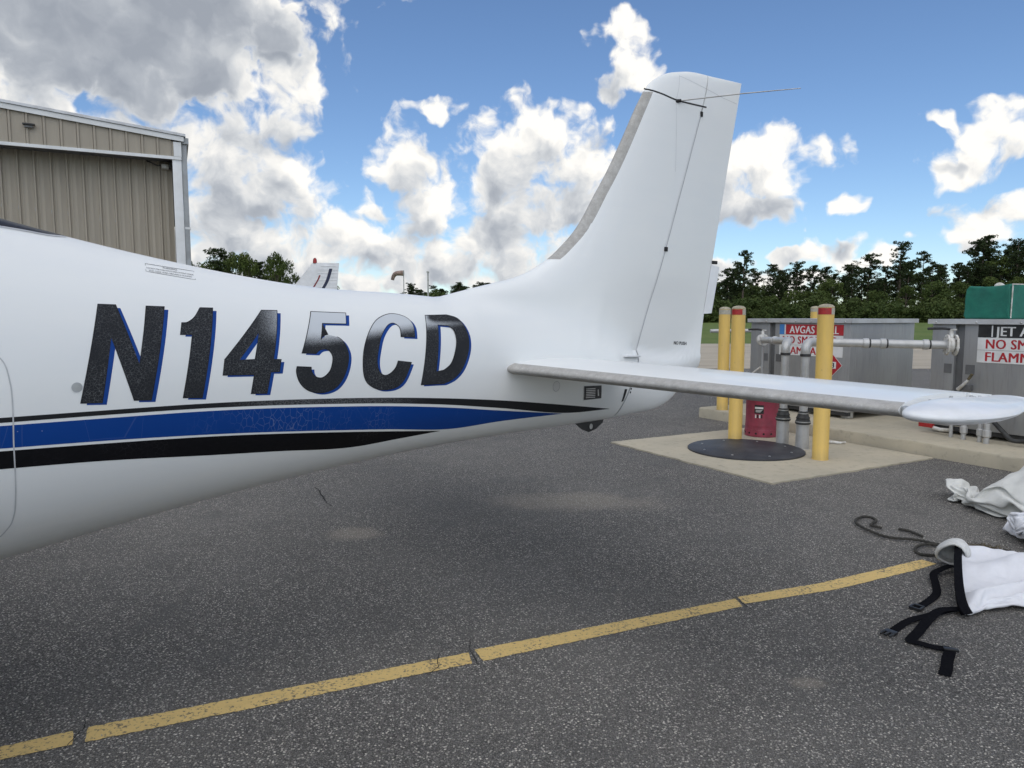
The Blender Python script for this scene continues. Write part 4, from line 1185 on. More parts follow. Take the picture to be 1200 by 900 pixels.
# distant horizontal pipe behind the tall bollards
mb = MB(); mb.tube([(3.72, 12.2, 1.12), (4.55, 12.2, 1.13)], .035, 12)
bp = empty('back_pipe', (4.1, 12.2, .14)); tag(bp, 'grey pipe end standing behind the two left bollards', 'pipe')
mb2 = MB(); mb2.tube([(-.70, 0, 1.02), (.35, 0, 1.03)], .032, 12); mb2.build('run', 'pipe', bp)
mb2 = MB(); mb2.tube([(.35, 0, 0), (.35, 0, 1.03)], .032, 12); mb2.build('riser', 'pipe', bp)

# ---- pipework under the nearer tank
def under_pipe(label, px, y, h, mats, r=.025):
    o = island(TK, px, y, .14); t = empty('drain_pipe', tuple(o)); tag(t, label, 'pipe', 'short pipes under the nearer fuel tank')
    mb = MB(); mb.tube([(0, 0, 0), (0, 0, h)], r, 12); mb.build('riser', mats, t)
    if r > .02:
        mb = MB(); mb.lathe([(r, .06), (r * 1.5, .07), (r * 1.5, .13), (r, .14)], (0, 0, 0), 8); mb.build('union', mats, t)
    return t


under_pipe('plain grey pipe stub leftmost under the nearer fuel tank', 1.34, -.16, .20, 'pipe', .019)
under_pipe('brass-jointed pipe stub second from left under the nearer fuel tank', 1.49, -.20, .22, 'pipe', .024)
under_pipe('pipe stub third from left under the nearer fuel tank', 1.66, -.22, .21, 'pipe', .022)
under_pipe('black-topped pipe stub rightmost under the nearer fuel tank', 1.74, -.25, .20, 'pipe', .026)
lk = empty('drain_valve', tuple(island(TK, 1.10, -.05, .14))); tag(lk, 'small white drain valve with red handle under the left end of the nearer fuel tank', 'valve')
mb = MB(); mb.tube([ISL @ Vector((.0, -.02, .06)), ISL @ Vector((.10, -.06, .055)), ISL @ Vector((.20, -.05, .06))], .020, 10); mb.build('body', 'castwhite', lk)
mb = MB(); mb.box(ISL @ Vector((-.07, -.03, .085)), (.15, .05, .05), ISL); mb.build('handle', 'red_tape', lk, bevel=.004)
mb = MB(); hz = empty('black_hose', tuple(island(TK, 1.75, -.12, .14))); tag(hz, 'black hose slanting down under the nearer fuel tank', 'hose')
mb.tube([ISL @ v for v in catmull([(-.02, 0, .21), (.10, -.04, .12), (.20, -.06, .055), (.40, -.02, .075), (.7, .02, .05)], 6)], .022, 10); mb.build('hose', 'rubber', hz)
sg_ = empty('latch_lever', tuple(island(TK, 1.40, -.06, .69))); tag(sg_, 'white latch lever with brown grip on the front of the nearer fuel tank', 'lever')
mb = MB(); mb.tube([ISL @ Vector((-.07, 0, -.05)), ISL @ Vector((-.01, -.02, 0)), ISL @ Vector((.05, -.02, .07))], [.02, .016, .012], 10); mb.build('lever', 'castwhite', sg_)
mb = MB(); mb.tube([ISL @ Vector((.04, -.02, .06)), ISL @ Vector((.075, -.02, .12))], .015, 10); mb.build('grip', 'frayed', sg_)
mb = MB(); mb.box(ISL @ Vector((.0, .03, -.03)), (.10, .05, .06), ISL); mb.build('mount', 'steel_dark', sg_, bevel=.004)

# ---- bollards
def bollard(label, x, y, z, h, red, rz=0.0):
    t = empty('bollard', (x, y, z), rz); tag(t, label, 'bollard', 'yellow steel bollards round the fuel island'); r = .075
    mb = MB(); mb.lathe([(r + .004, 0), (r, .006), (r, h)], (0, 0, 0), 36); mb.build('post', 'yellow', t)
    mb = MB(); mb.lathe([(r + .001, h + .001), (r * .97, h + .012), (r * .75, h + .026), (r * .35, h + .034), (0, h + .036)], (0, 0, 0), 36); mb.build('mortar_cap', 'cap', t)
    n = 12
    for k in range(2):
        if k == 0 and not red: continue
        a0, a1 = (R(180), R(285)) if (k == 0) else ((R(285), R(540)) if red else (R(0), R(360)))
        rows = [[((r + .0015) * math.cos(a0 + (a1 - a0) * i / 24), (r + .0015) * math.sin(a0 + (a1 - a0) * i / 24), zz) for zz in (h - .066, h - .004)] for i in range(25)]
        mb = MB(); mb.loft(rows, closed=False, cap=False); mb.build('red_reflective_band' if k == 0 else 'reflective_band', 'red_tape' if k == 0 else 'silver_tape', t, weld=False)
    return t


bollard('yellow bollard without red tape, leftmost, on the kerbed slab', 2.87, 9.62, .14, 1.36, False)
bollard('yellow bollard with red tape standing left of the round black cover', 2.525, 7.95, .014, 1.475, True)
bollard('yellow bollard with red tape nearest the camera, right of the round black cover', 3.015, 6.85, .014, 1.475, True)
bollard('yellow bollard top showing behind the farther fuel tank', 5.52, 13.0, .14, 1.42, False)

# ---- round black cover
mc = empty('manhole_cover', (2.44, 7.33, .014)); tag(mc, 'large round black sump cover lying on the concrete pad', 'manhole cover')
mb = MB(); mb.lathe([(.585, 0), (.585, .014), (.575, .020), (.0, .022)], (0, 0, 0), 72); mb.build('lid', 'iron', mc)
for k in range(8):
    a = k * math.pi / 4 + .2; mb = MB(); mb.lathe([(.012, .018), (.012, .025), (.007, .027)], (.46 * math.cos(a), .46 * math.sin(a), 0), 8); mb.build('bolt', 'aluminium', mc)

# ---- red oily-waste can
can = empty('waste_can', (2.94, 8.27, .014)); tag(can, 'dark red metal waste can with warning label behind the bollards', 'can')
mb = MB(); mb.lathe([(.190, .085), (.188, .10), (.186, .11), (.190, .125), (.186, .14), (.184, .46), (.190, .475), (.184, .49), (.180, .52)], (0, 0, 0), 48); mb.build('body', 'red_can', can)
mb = MB(); mb.lathe([(.186, .0), (.192, .004), (.194, .07), (.190, .084)], (0, 0, 0), 48); bs = mb.build('base_ring', 'red_can', can)
for k in range(14):
    a = k * 2 * math.pi / 14; mb = MB(); mb.lathe([(.012, -.002), (.012, .003)], (.1925 * math.cos(a), .1925 * math.sin(a), .042), 10, Vector((math.cos(a), math.sin(a), 0)).to_track_quat('Z', 'Y').to_matrix()); mb.build('vent_hole', 'gap', bs)
mb = MB(); mb.lathe([(.188, .518), (.192, .522), (.192, .54), (.12, .585), (.0, .60)], (0, 0, 0), 48); ld = mb.build('lid', 'red_can', can)
mb = MB(); mb.tube([(-.10, -.17, .53), (-.10, -.21, .53), (.10, -.21, .53), (.10, -.17, .53)], .007, 8); mb.build('hinge_bar', 'blackmetal', ld)


def can_patch(name, a0, a1, z0, z1, m, parent, rr=.1868):
    rows = [[(rr * math.cos(a0 + (a1 - a0) * i / 12), rr * math.sin(a0 + (a1 - a0) * i / 12), z) for z in (z0, z1)] for i in range(13)]
    mb = MB(); mb.loft(rows, closed=False, cap=False); return mb.build(name, m, parent, weld=False)


A0 = math.atan2(-8.27, -2.94) - .18
lb = can_patch('warning_label', A0 - .30, A0 + .26, .275, .375, 'sign_black', can)
can_patch('label_field', A0 - .27, A0 + .23, .330, .352, 'sign_white', lb, .1874)
for k in range(3): can_patch('label_line', A0 - .22, A0 + .18 - .05 * k, .312 - .010 * k, .317 - .010 * k, 'sign_white', lb, .1874)
for k in range(4): can_patch('label_symbol', A0 - .25 + .12 * k, A0 - .17 + .12 * k, .224, .262, 'sign_black' if k % 2 else 'sign_white', lb, .1871)

# ---- litter on the pad beside the sleeves
mb = MB(); mb.tube([(3.42, 7.66, .03), (3.50, 7.70, .034), (3.58, 7.66, .028), (3.66, 7.70, .03)], [.012, .016, .014, .01], 8)
tag(mb.build('cloth_scrap', 'castwhite'), 'crumpled white rag on the pad against the kerb', 'rag')

# ================================================================== COVERS, STRAPS AND ROPE
def settle(name, verts, faces, pins=(), frames=30, selfc=True, shrink=0.0, bend=.12, bumps=()):
    """let a cloth mesh fall onto the ground and return the settled mesh"""
    sc = bpy.context.scene
    gm = bpy.data.meshes.new('tmp_ground'); gm.from_pydata([(-20, -20, 0), (20, -20, 0), (20, 20, 0), (-20, 20, 0)], [], [(0, 1, 2, 3)])
    g = bpy.data.objects.new('tmp_ground', gm); COL.objects.link(g); tmp = [g]
    for (x, y, z, r) in bumps:
        bm = bmesh.new(); bmesh.ops.create_icosphere(bm, subdivisions=2, radius=r); bmesh.ops.translate(bm, verts=bm.verts, vec=(x, y, z)); me = bpy.data.meshes.new('tmp_bump'); bm.to_mesh(me); bm.free()
        b = bpy.data.objects.new('tmp_bump', me); COL.objects.link(b); tmp.append(b)
    for q in tmp:
        cm = q.modifiers.new('c', 'COLLISION'); q.collision.thickness_outer = .004; q.collision.cloth_friction = 30
    me = bpy.data.meshes.new(name); me.from_pydata(verts, [], faces)
    o = bpy.data.objects.new(name, me); COL.objects.link(o)
    if pins:
        vg = o.vertex_groups.new(name='pin'); vg.add(list(pins), 1.0, 'REPLACE')
    cl = o.modifiers.new('cloth', 'CLOTH'); s = cl.settings
    s.quality = 5; s.mass = .25; s.tension_stiffness = 12; s.compression_stiffness = 12; s.shear_stiffness = 4; s.bending_stiffness = bend; s.air_damping = 2.0
    s.tension_damping = 5; s.compression_damping = 5; s.shear_damping = 5
    if pins: s.vertex_group_mass = 'pin'
    s.shrink_min = shrink
    c = cl.collision_settings; c.use_collision = True; c.distance_min = .006; c.use_self_collision = selfc; c.self_distance_min = .006; c.self_friction = 10; c.collision_quality = 3
    cl.point_cache.frame_start = 1; cl.point_cache.frame_end = frames
    f0 = sc.frame_current
    for f in range(1, frames + 1): sc.frame_set(f)
    dg = bpy.context.evaluated_depsgraph_get(); out = bpy.data.meshes.new_from_object(o.evaluated_get(dg))
    for q in tmp + [o]: bpy.data.objects.remove(q)
    sc.frame_set(1)
    out.name = name
    for p in out.polygons: p.use_smooth = True
    return out


def spline(pts, n):
    pts = [Vector(p) for p in pts]; k = len(pts) - 1; out = []
    for i in range(n):
        u = k * i / (n - 1); j = min(int(u), k - 1); t = u - j; a, b, c, d = pts[max(j - 1, 0)], pts[j], pts[j + 1], pts[min(j + 2, k)]
        out.append(.5 * ((2 * b) + (c - a) * t + (2 * a - 5 * b + 4 * c - d) * t * t + (3 * b - a - 3 * c + d) * t ** 3))
    return out


def heap(name, path, radii, nu, nv, seed, squash, frames=30):
    """a cloth bag laid along a path on the ground, collapsed under its own weight"""
    P_ = spline([(x, y, 0) for x, y in path], nu); Rr = spline([(r, 0, 0) for r in radii], nu); vs = []
    for i, p in enumerate(P_):
        t = (P_[min(i + 1, nu - 1)] - P_[max(i - 1, 0)]).normalized(); nn = Vector((-t.y, t.x, 0)); r = Rr[i].x
        if i in (0, nu - 1): r *= .35
        for j in range(nv):
            a = 2 * math.pi * j / nv
            q = p + nn * r * math.cos(a) + Vector((0, 0, r * .62 * (1 + math.sin(a)) + .012))
            q += Vector((1, 1, .6)) * .09 * r / .3 * mn.noise(Vector((q.x * 5 + seed, q.y * 5, q.z * 7))) + Vector((.7, 1, .4)) * .045 * mn.noise(Vector((q.x * 14, q.y * 14 + seed, q.z * 14)))
            q.z = max(q.z, .012); vs.append(q)
    fs = [(i * nv + j, i * nv + (j + 1) % nv, (i + 1) * nv + (j + 1) % nv, (i + 1) * nv + j) for i in range(nu - 1) for j in range(nv)]
    fs += [tuple(range(nv - 1, -1, -1)), tuple((nu - 1) * nv + j for j in range(nv))]
    return settle(name, vs, fs, frames=frames)


def cover(label, loc, me, m, part='heap'):
    c = empty('aircraft_cover', loc); tag(c, label, 'cover', 'canvas airplane covers heaped at the right')
    me.materials.clear(); me.materials.append(M[m]); o = link(part, me, c); o.location = -Vector(loc)
    sb_ = o.modifiers.new('smooth', 'SUBSURF'); sb_.levels = 1; sb_.render_levels = 1
    return c


m1 = heap('heap', [(3.26, 5.44), (3.38, 5.36), (3.50, 5.22), (3.76, 5.00), (4.15, 4.86), (4.75, 4.72), (5.3, 4.6)], [.15, .20, .26, .50, .55, .50, .3], 72, 56, 11, .16, 17)
c1 = cover('grey-white canvas airplane cover in a heap near the kerb, farther of the bundles', (3.7, 5.3, 0), m1, 'canvas')
m3 = heap('heap', [(2.78, 4.20), (2.92, 4.24), (3.12, 4.24), (3.5, 4.2), (3.9, 4.15)], [.08, .17, .24, .26, .2], 46, 48, 29, .2, 30)
c3 = cover('small crumpled white canvas bundle between the two larger covers', (3.0, 4.15, 0), m3, 'canvas2')

# nearer cover: a bag whose mouth, bound in black, is held open towards the left
A_, B_ = Vector((2.60, 3.99, 0)), Vector((2.11, 3.19, 0)); NV, NU = 60, 58; ring = []
mid_, half = (A_ + B_) / 2, (A_ - B_) / 2
for j in range(NV):
    a = 2 * math.pi * j / NV; cx, cz = math.cos(a), math.sin(a)
    z = .020 + (.085 + .055 * cx) * (max(cz, 0) ** .8) if cz > 0 else .014
    ring.append(mid_ + half * math.copysign(abs(cx) ** .8, cx) + UP * z + Vector((-.03, .02, 0)) * max(cz, 0))
vs = []
for i in range(NU):
    f = i / (NU - 1)
    for j, q in enumerate(ring):
        w_ = Vector((q.x, q.y, 0)); c_ = mid_; spread_ = 1 + .18 * f
        p = c_ + (w_ - c_) * spread_ + Vector((1.30, .05, 0)) * f
        z = q.z * (1 + 1.1 * f) + .09 * smooth01(f / .5) * (1 if math.sin(2 * math.pi * j / NV) > 0 else 0)
        p = Vector((p.x, p.y, z)) + Vector((.5, 1, .5)) * smooth01(f / .12) * (.10 * mn.noise(Vector((p.x * 4, p.y * 4, z * 6))) + .055 * mn.noise(Vector((p.x * 11, p.y * 11, z * 9 + 4))))
        p.z = max(p.z, .012); vs.append(p)
fs = [(i * NV + j, i * NV + (j + 1) % NV, (i + 1) * NV + (j + 1) % NV, (i + 1) * NV + j) for i in range(NU - 1) for j in range(NV)]
m2 = settle('bag', vs, fs, pins=range(NV), frames=34, bumps=[(2.62, 3.42, .03, .055), (2.50, 3.66, .03, .06), (2.80, 3.75, .04, .08), (2.95, 3.50, .04, .10), (3.2, 3.7, .04, .11)])
c2 = cover('bright white canvas airplane cover with black bound opening, nearest bundle on the asphalt', (2.55, 3.55, 0), m2, 'canvas2', 'bag')


def ribbon(name, pts, w, m, parent, th=.0022, n=7, twist=None):
    C_ = catmull(pts, n); L = []; k = len(C_)
    for i, p in enumerate(C_):
        t = (C_[min(i + 1, k - 1)] - C_[max(i - 1, 0)]); t.z = 0; t.normalize(); a = 0 if twist is None else twist(i / (k - 1))
        nn = Vector((-t.y, t.x, 0)) * math.cos(a) + UP * math.sin(a); up = nn.cross(t) * -1
        up = up if up.z >= 0 else -up
        L.append([p - nn * w / 2, p + nn * w / 2, p + nn * w / 2 + up * th, p - nn * w / 2 + up * th])
    mb = MB(); mb.loft(L, smooth=False); return mb.build(name, m, parent)


# black binding round the mouth (upper edge), and the fleece lip rolled back at its far end
up_ = [ring[j] for j in range(0, NV // 2 + 1)]; L = []
for i, p in enumerate(up_):
    t = (up_[min(i + 1, len(up_) - 1)] - up_[max(i - 1, 0)]).normalized(); sd2 = Vector((.93, .05, .10)); n_ = t.cross(sd2).normalized(); n_ = n_ if n_.z > 0 else -n_
    a, b = p - sd2 * .014, p + sd2 * .034
    L.append([a - n_ * .010, b - n_ * .003, b + n_ * .012, a + n_ * .012])
mb = MB(); mb.loft(L, smooth=False); o = mb.build('black_binding', 'webbing', c2); o.location = -Vector(c2.location)
lx, ly = Vector((-.62, -.78, 0)).normalized(), Vector((.78, -.62, 0)).normalized(); rows = []
for i in range(29):
    a = 2 * math.pi * i / 28; row = []
    for j in range(12):
        g = (j - 3) / 8; fl_ = .012 * math.sin(max(g, 0) * math.pi); r_ = (.068 + fl_ if j > 2 else (.004, .05, .066)[j]) * (1 + .12 * math.sin(2 * a + .6))
        q = Vector((2.535, 3.955, 0)) + lx * (.045 + .10 * g + .035 * math.sin(a) * g) + ly * r_ * math.cos(a) * .95 + UP * (.075 + r_ * (1.10 if math.sin(a) > 0 else .80) * math.sin(a))
        q += Vector((1, 1, 1)) * .007 * mn.noise(q * 15); q.z = max(q.z, .006); row.append(q)
    rows.append(row)
mb = MB(); mb.loft(rows, closed=False, cap=False); o = mb.build('fleece_lip', 'lining', c2, weld=False); o.location = -Vector(c2.location); so = o.modifiers.new('solid', 'SOLIDIFY'); so.thickness = .010; so.offset = 0

# straps
def strap(label, pts, w=.038, tw=None):
    t = empty('webbing_strap', (pts[-1][0], pts[-1][1], 0)); tag(t, label, 'strap', 'black straps of the white cover')
    o = ribbon('webbing', pts, w, 'webbing', t, twist=tw); o.location = -Vector(t.location); return t


s1 = strap('black webbing strap with a buckle, upper one beside the hood of the white cover', [(2.42, 3.80, .035), (2.34, 3.76, .030), (2.265, 3.70, .024), (2.215, 3.60, .012), (2.15, 3.48, .006), (2.05, 3.38, .005), (1.945, 3.295, .006)])
s2 = strap('short black webbing strap ending in a pronged buckle, at the left of the white cover', [(2.16, 3.285, .012), (2.05, 3.245, .012), (1.93, 3.195, .010), (1.84, 3.155, .010), (1.76, 3.10, .006), (1.705, 3.052, .006)])
s3 = strap('long folded black webbing strap lying in a zigzag, nearest the camera', [(2.19, 3.265, .012), (2.04, 3.245, .020), (1.92, 3.15, .016), (1.80, 3.03, .008), (1.725, 2.955, .005), (1.742, 2.925, .009), (1.79, 2.890, .006), (1.835, 2.862, .012), (1.822, 2.835, .014), (1.775, 2.775, .006), (1.735, 2.715, .005), (1.69, 2.655, .005)], .044)
# pronged buckle half
D_ = Vector((-.80, -.60, 0)).normalized(); N_ = Vector((-D_.y, D_.x, 0)); B_ = Vector((1.690, 3.04, .008)) - Vector(s2.location)
Bm = Matrix(((D_.x, N_.x, 0), (D_.y, N_.y, 0), (0, 0, 1)))
mb = MB(); mb.box(B_ + D_ * .012, (.034, .052, .012), Bm); pb = mb.build('buckle', 'buckle', s2, bevel=.003)
for k in (-1, 0, 1):
    mb = MB(); mb.tube([B_ + D_ * .028 + N_ * .020 * k, B_ + D_ * .045 + N_ * .021 * k + UP * .004, B_ + D_ * .066 + N_ * .018 * k + UP * .002], [.0055, .006, .004], 8); mb.build('prong', 'buckle', pb)
# socket half
D_ = Vector((-.78, -.62, 0)).normalized(); N_ = Vector((-D_.y, D_.x, 0)); B_ = Vector((1.945, 3.295, .010)) - Vector(s1.location); Bm = Matrix(((D_.x, N_.x, 0), (D_.y, N_.y, 0), (0, 0, 1)))
mb = MB()
mb.box(B_ + N_ * .022, (.05, .009, .014), Bm); mb.box(B_ - N_ * .022, (.05, .009, .014), Bm); mb.box(B_ + D_ * .022, (.010, .052, .013), Bm); mb.box(B_ - D_ * .022, (.012, .050, .016), Bm)
mb.build('buckle', 'buckle', s1, bevel=.002)
# slider on the long strap
D_ = Vector((-.3, -.9, 0)).normalized(); N_ = Vector((-D_.y, D_.x, 0)); B_ = Vector((1.832, 2.845, .018)) - Vector(s3.location); Bm = Matrix(((D_.x, N_.x, 0), (D_.y, N_.y, 0), (0, 0, 1)))
mb = MB(); mb.box(B_, (.022, .056, .012), Bm); mb.build('slider', 'buckle', s3, bevel=.003)


# rope
def rope(label, runs, loose=None):
    t = empty('tie_down_rope', (runs[0][0][0], runs[0][0][1], 0)); tag(t, label, 'rope')
    for r_ in runs:
        P_ = catmull([(x, y, .012 + .006 * math.sin(7 * x + 5 * y)) for x, y in r_], 14); b = Vector(t.location)
        for st__ in range(3):
            pts = []
            for i, p in enumerate(P_):
                tt = (P_[min(i + 1, len(P_) - 1)] - P_[max(i - 1, 0)]).normalized(); nn = Vector((-tt.y, tt.x, 0)); a = i * .62 + st__ * 2.094
                pts.append(p - b + nn * .0046 * math.cos(a) + UP * (.0046 * math.sin(a)))
            mb = MB(); mb.tube(pts, .0048, 7); mb.build('strand', 'rope', t)
    return t


rope('dark weathered tie-down rope lying in loops beside the covers', [
    [(2.433,4.565),(2.399,4.636),(2.491,4.747),(2.509,4.837),(2.454,4.857),(2.35,4.747),(2.313,4.624),(2.326,4.49),(2.379,4.364),(2.517,4.311),(2.597,4.224),(2.664,4.174),(2.745,4.102),(2.90,4.03)],
    [(2.98,4.126),(2.776,4.15),(2.657,4.189),(2.532,4.224),(2.439,4.174),(2.401,4.078),(2.475,4.046),(2.604,4.078),(2.709,4.046),(2.90,4.0)],
    [(2.538,4.548),(2.585,4.507),(2.600,4.387)]])
random.seed(11); mb = MB()
for i in range(420):
    x, y = 2.66 + .20 * random.random() + .06 * random.random(), 4.13 + random.gauss(0, .028); a = random.uniform(0, 6.28); l = random.uniform(.02, .06); z = random.uniform(.004, .03)
    mb.tube([(x, y, z), (x + l * .5 * math.cos(a), y + l * .5 * math.sin(a), z + random.uniform(.004, .02)), (x + l * math.cos(a), y + l * math.sin(a), max(.003, z - .006))], .0012, 3, cap=False)
tag(mb.build('frayed_fibres', 'frayed', weld=False), 'brown frayed rope fibres beside the coiled rope', 'fibres', kind='stuff')

# ================================================================== HANGAR
HX, HB = Vector((.9026, .4305, 0)), Vector((-.4305, .9026, 0))     # along the front (towards its right end), and back
HO = Vector((-7.50, 16.52, 0))                                 # right front corner
hang = empty('hangar', tuple(HO)); tag(hang, 'tan ribbed-metal hangar with white eave trim behind the airplane nose', 'hangar')
HM = Matrix(((HX.x, HB.x, 0), (HX.y, HB.y, 0), (0, 0, 1)))
W_, D2_ = 16.0, 18.0; ZF = 4.97; roof_z = lambda x: 5.455 + .0975 * min(-x, W_ + x)   # x runs 0 (right) .. -W_


def hbox(name, m, x0, x1, y0, y1, z0, z1, parent=hang, bevel=0):
    mb = MB(); mb.box(HM @ Vector(((x0 + x1) / 2, (y0 + y1) / 2, (z0 + z1) / 2)), (x1 - x0, y1 - y0, z1 - z0), HM); return mb.build(name, m, parent, bevel=bevel)


def hprism(name, m, pts, y0, y1, parent=hang):
    mb = MB(); mb.prism([HM @ Vector((x, y0, z)) for x, z in pts], y1 - y0, HB); return mb.build(name, m, parent)


# door wall set back under the fascia: sheet panels, one 0.92 m cover width each, with standing ribs
k = 0; x = -.20; PW = .305
while x > -W_ + .4:
    x0 = max(x - PW, -W_ + .3)
    # one corrugation: flat pan and a trapezoid rib at its left edge
    mb = MB(); ys = .62
    prof = [(x, ys), (x0 + .060, ys), (x0 + .046, ys - .045), (x0 + .014, ys - .045), (x0 + .001, ys)]
    prof2 = [(x - .10, ys), (x - .108, ys - .006), (x - .126, ys - .006), (x - .134, ys)]
    full = [prof[0]] + prof2 + [(x - .19, ys), (x - .198, ys - .006), (x - .212, ys - .006), (x - .22, ys)] + prof[1:]
    mb.loft([[HM @ Vector((a, b, z)) for a, b in full] for z in (0.0, ZF + .02)], closed=False, cap=False, smooth=False)
    mb.build('wall_panel', 'tan', hang, weld=False)
    # fascia panel above
    if k == 0: hprism('fascia_panel', 'tan', [(-.002, ZF + .035), (-.002, roof_z(0) - .115), (-.198, roof_z(.2) - .10), (-.198, ZF + .035)], -.001, .010)
    if x0 > -W_ + .4:
        mb = MB(); zt = roof_z(x) - .115, roof_z(x0) - .115
        fp = [(x - .003, .0), (x0 + .062, .0), (x0 + .050, -.026), (x0 + .014, -.026), (x0 + .003, .0)]
        vs = [HM @ Vector((a, b, ZF + .035)) for a, b in fp] + [HM @ Vector((a, b, roof_z(a) - .10)) for a, b in fp]
        n = len(fp); mb.add(vs, [(i, i + 1, n + i + 1, n + i) for i in range(n - 1)]); mb.build('fascia_panel', 'tan', hang, weld=False)
    x -= PW; k += 1
hprism('soffit', 'steel_dark', [(-W_ + .02, ZF + .02), (-.02, ZF + .02), (-.02, ZF + .05), (-W_ + .02, ZF + .05)], .01, .63)
hbox('fascia_bottom_trim', 'trim', -W_, -.0, -.03, .012, ZF - .03, ZF + .036)
hprism('gable_trim', 'trim', [(.06, roof_z(0) - .115), (-W_ / 2, roof_z(-W_ / 2) - .105), (-W_ - .06, roof_z(-W_) - .115), (-W_ - .06, roof_z(-W_) - .01), (-W_ / 2, roof_z(-W_ / 2) + .0), (.06, roof_z(0) - .01)], -.07, -.032)
hprism('roof', 'lid', [(.10, roof_z(0) - .005), (-W_ / 2, roof_z(-W_ / 2) + .005), (-W_ - .10, roof_z(-W_) - .005), (-W_ - .10, roof_z(-W_) + .05), (-W_ / 2, roof_z(-W_ / 2) + .065), (.10, roof_z(0) + .05)], -.10, D2_)
hbox('corner_post', 'trim', -.19, -.002, .0, .20, 0, ZF + .001, bevel=.004)
hbox('fascia_end_trim', 'trim', -.155, .004, -.036, -.031, ZF + .036, roof_z(0) - .13)
hbox('downpipe', 'greytrim', .002, .115, .03, .14, 0, ZF + .40, bevel=.008)
hbox('gutter_box', 'greytrim', .02, .16, -.02, D2_, roof_z(0) - .15, roof_z(0) - .02)
for zz in (1.6, 3.4): hbox('pipe_strap', 'trim', .012, .133, .022, .148, zz, zz + .05)
hbox('side_wall', 'tan', -.06, -.005, .21, D2_ - .05, 0, roof_z(0) - .16)
hbox('side_wall', 'tan', -W_ + .005, -W_ + .06, .21, D2_ - .05, 0, roof_z(-W_) - .16)
hprism('back_wall', 'tan', [(-W_ + .07, 0), (-.07, 0), (-.07, roof_z(0) - .16), (-W_ / 2, roof_z(-W_ / 2) - .16), (-W_ + .07, roof_z(-W_) - .16)], D2_ - .12, D2_ - .06)
# small lights
lt = hbox('fascia_lamp', 'blackmetal', -2.98, -2.76, -.13, -.027, 5.375, 5.405, bevel=.006)
hbox('lamp_body', 'steel_dark', -2.95, -2.80, -.085, -.028, 5.33, 5.374, parent=lt)
fl2 = hbox('flood_lamp', 'castwhite', -.42, -.27, .42, .60, ZF - .16, ZF - .07, bevel=.01)
mb = MB(); mb.tube([HM @ Vector((-.34, .52, ZF - .08)), HM @ Vector((-.50, .50, ZF - .10)), HM @ Vector((-.66, .56, ZF - .02)), HM @ Vector((-.72, .60, ZF + .01))], .014, 8); mb.build('conduit', 'blackmetal', fl2)
hbox('lamp_bracket', 'blackmetal', -.26, -.21, .40, .60, ZF - .14, ZF + .01, parent=fl2)

# ================================================================== PARKED AIRPLANE BEHIND
pk = empty('airplane', (-5.62, 20.0, 0), R(9)); tag(pk, 'distant white airplane with red and navy fin stripes and red beacon, behind the fuselage', 'airplane')


def fin_y(x, z, le, te, th): c = min(1, max(0, (x - le) / (te - le))); return th * foil(c) * .5


le_ = lambda z: -.62 + (z - 2.05) * .80; te_ = lambda z: .70 + (z - 2.05) * .10
rings = []
for i in range(12):
    z = 1.45 + (2.90 - 1.45) * i / 11; L = []; le, te = le_(z), te_(z)
    for j in range(13): c = (j / 12) ** 1.5; L.append((le + c * (te - le), -.055 * foil(c) * .5 * (1 if i < 11 else .6), z))
    for j in range(11, 0, -1): c = (j / 12) ** 1.5; L.append((le + c * (te - le), .055 * foil(c) * .5 * (1 if i < 11 else .6), z))
    rings.append(L)
mb = MB(); mb.loft(rings); mb.build('fin', 'white2', pk)
for i in range(11):
    z = 1.86 + i * .095; le, te = le_(z) + (te_(z) - le_(z)) * .40, te_(z) - .02; L = []
    for j in range(8):
        x = le + (te - le) * j / 7; y = fin_y(x, z, le_(z), te_(z), .055); L.append([(x, -y - .001, z - .014), (x, -y - .008, z), (x, -y - .001, z + .014)])
    mb = MB(); mb.loft(L, closed=False, cap=False, smooth=False); mb.build('corrugation', 'white2', pk, weld=False)


def fin_stripe(name, pts, w, m):
    L = []
    for x, z in catmull([(a, b, 0) for a, b in pts], 6) and [(q.x, q.y) for q in catmull([(a, b, 0) for a, b in pts], 6)]:
        L.append([(x - w / 2, -fin_y(x - w / 2, z, le_(z), te_(z), .055) - .009, z), (x + w / 2, -fin_y(x + w / 2, z, le_(z), te_(z), .055) - .009, z)])
    mb = MB(); mb.loft(L, closed=False, cap=False); mb.build(name, m, pk, weld=False)


fin_stripe('red_stripe', [(-.02, 2.05), (.10, 2.25), (.20, 2.42), (.26, 2.56)], .04, 'stripe_red')
fin_stripe('navy_stripe', [(.22, 2.02), (.34, 2.20), (.46, 2.42), (.56, 2.74)], .085, 'stripe_navy')
mb = MB(); mb.lathe([(.055, 0), (.055, .04), (.05, .10), (.03, .14), (0, .15)], (.13, 0, 2.89), 14); mb.build('beacon', 'red_glass', pk)
rings = []
for i in range(18):
    f = i / 17; x = -5.6 + 6.25 * f; w_ = .08 + .50 * math.sin(math.pi * min(1, (1 - f) * .62 + .02)) ** 1.2 if f > .2 else .15 + .43 * math.sin(math.pi / 2 * f / .2)
    zc = 1.15 + .25 * f; h_ = w_ * 1.15; rings.append([(x, w_ * math.cos(2 * math.pi * j / 20), zc + h_ * math.sin(2 * math.pi * j / 20)) for j in range(20)])
mb = MB(); mb.loft(rings); mb.build('fuselage', 'white2', pk)
mb = MB(); mb.box((-3.6, 0, .95), (1.5, 10.2, .14)); mb.build('wing', 'white2', pk, bevel=.05)
mb = MB(); mb.box((.15, 0, 1.42), (.8, 3.3, .07)); mb.build('tailplane', 'white2', pk, bevel=.03)
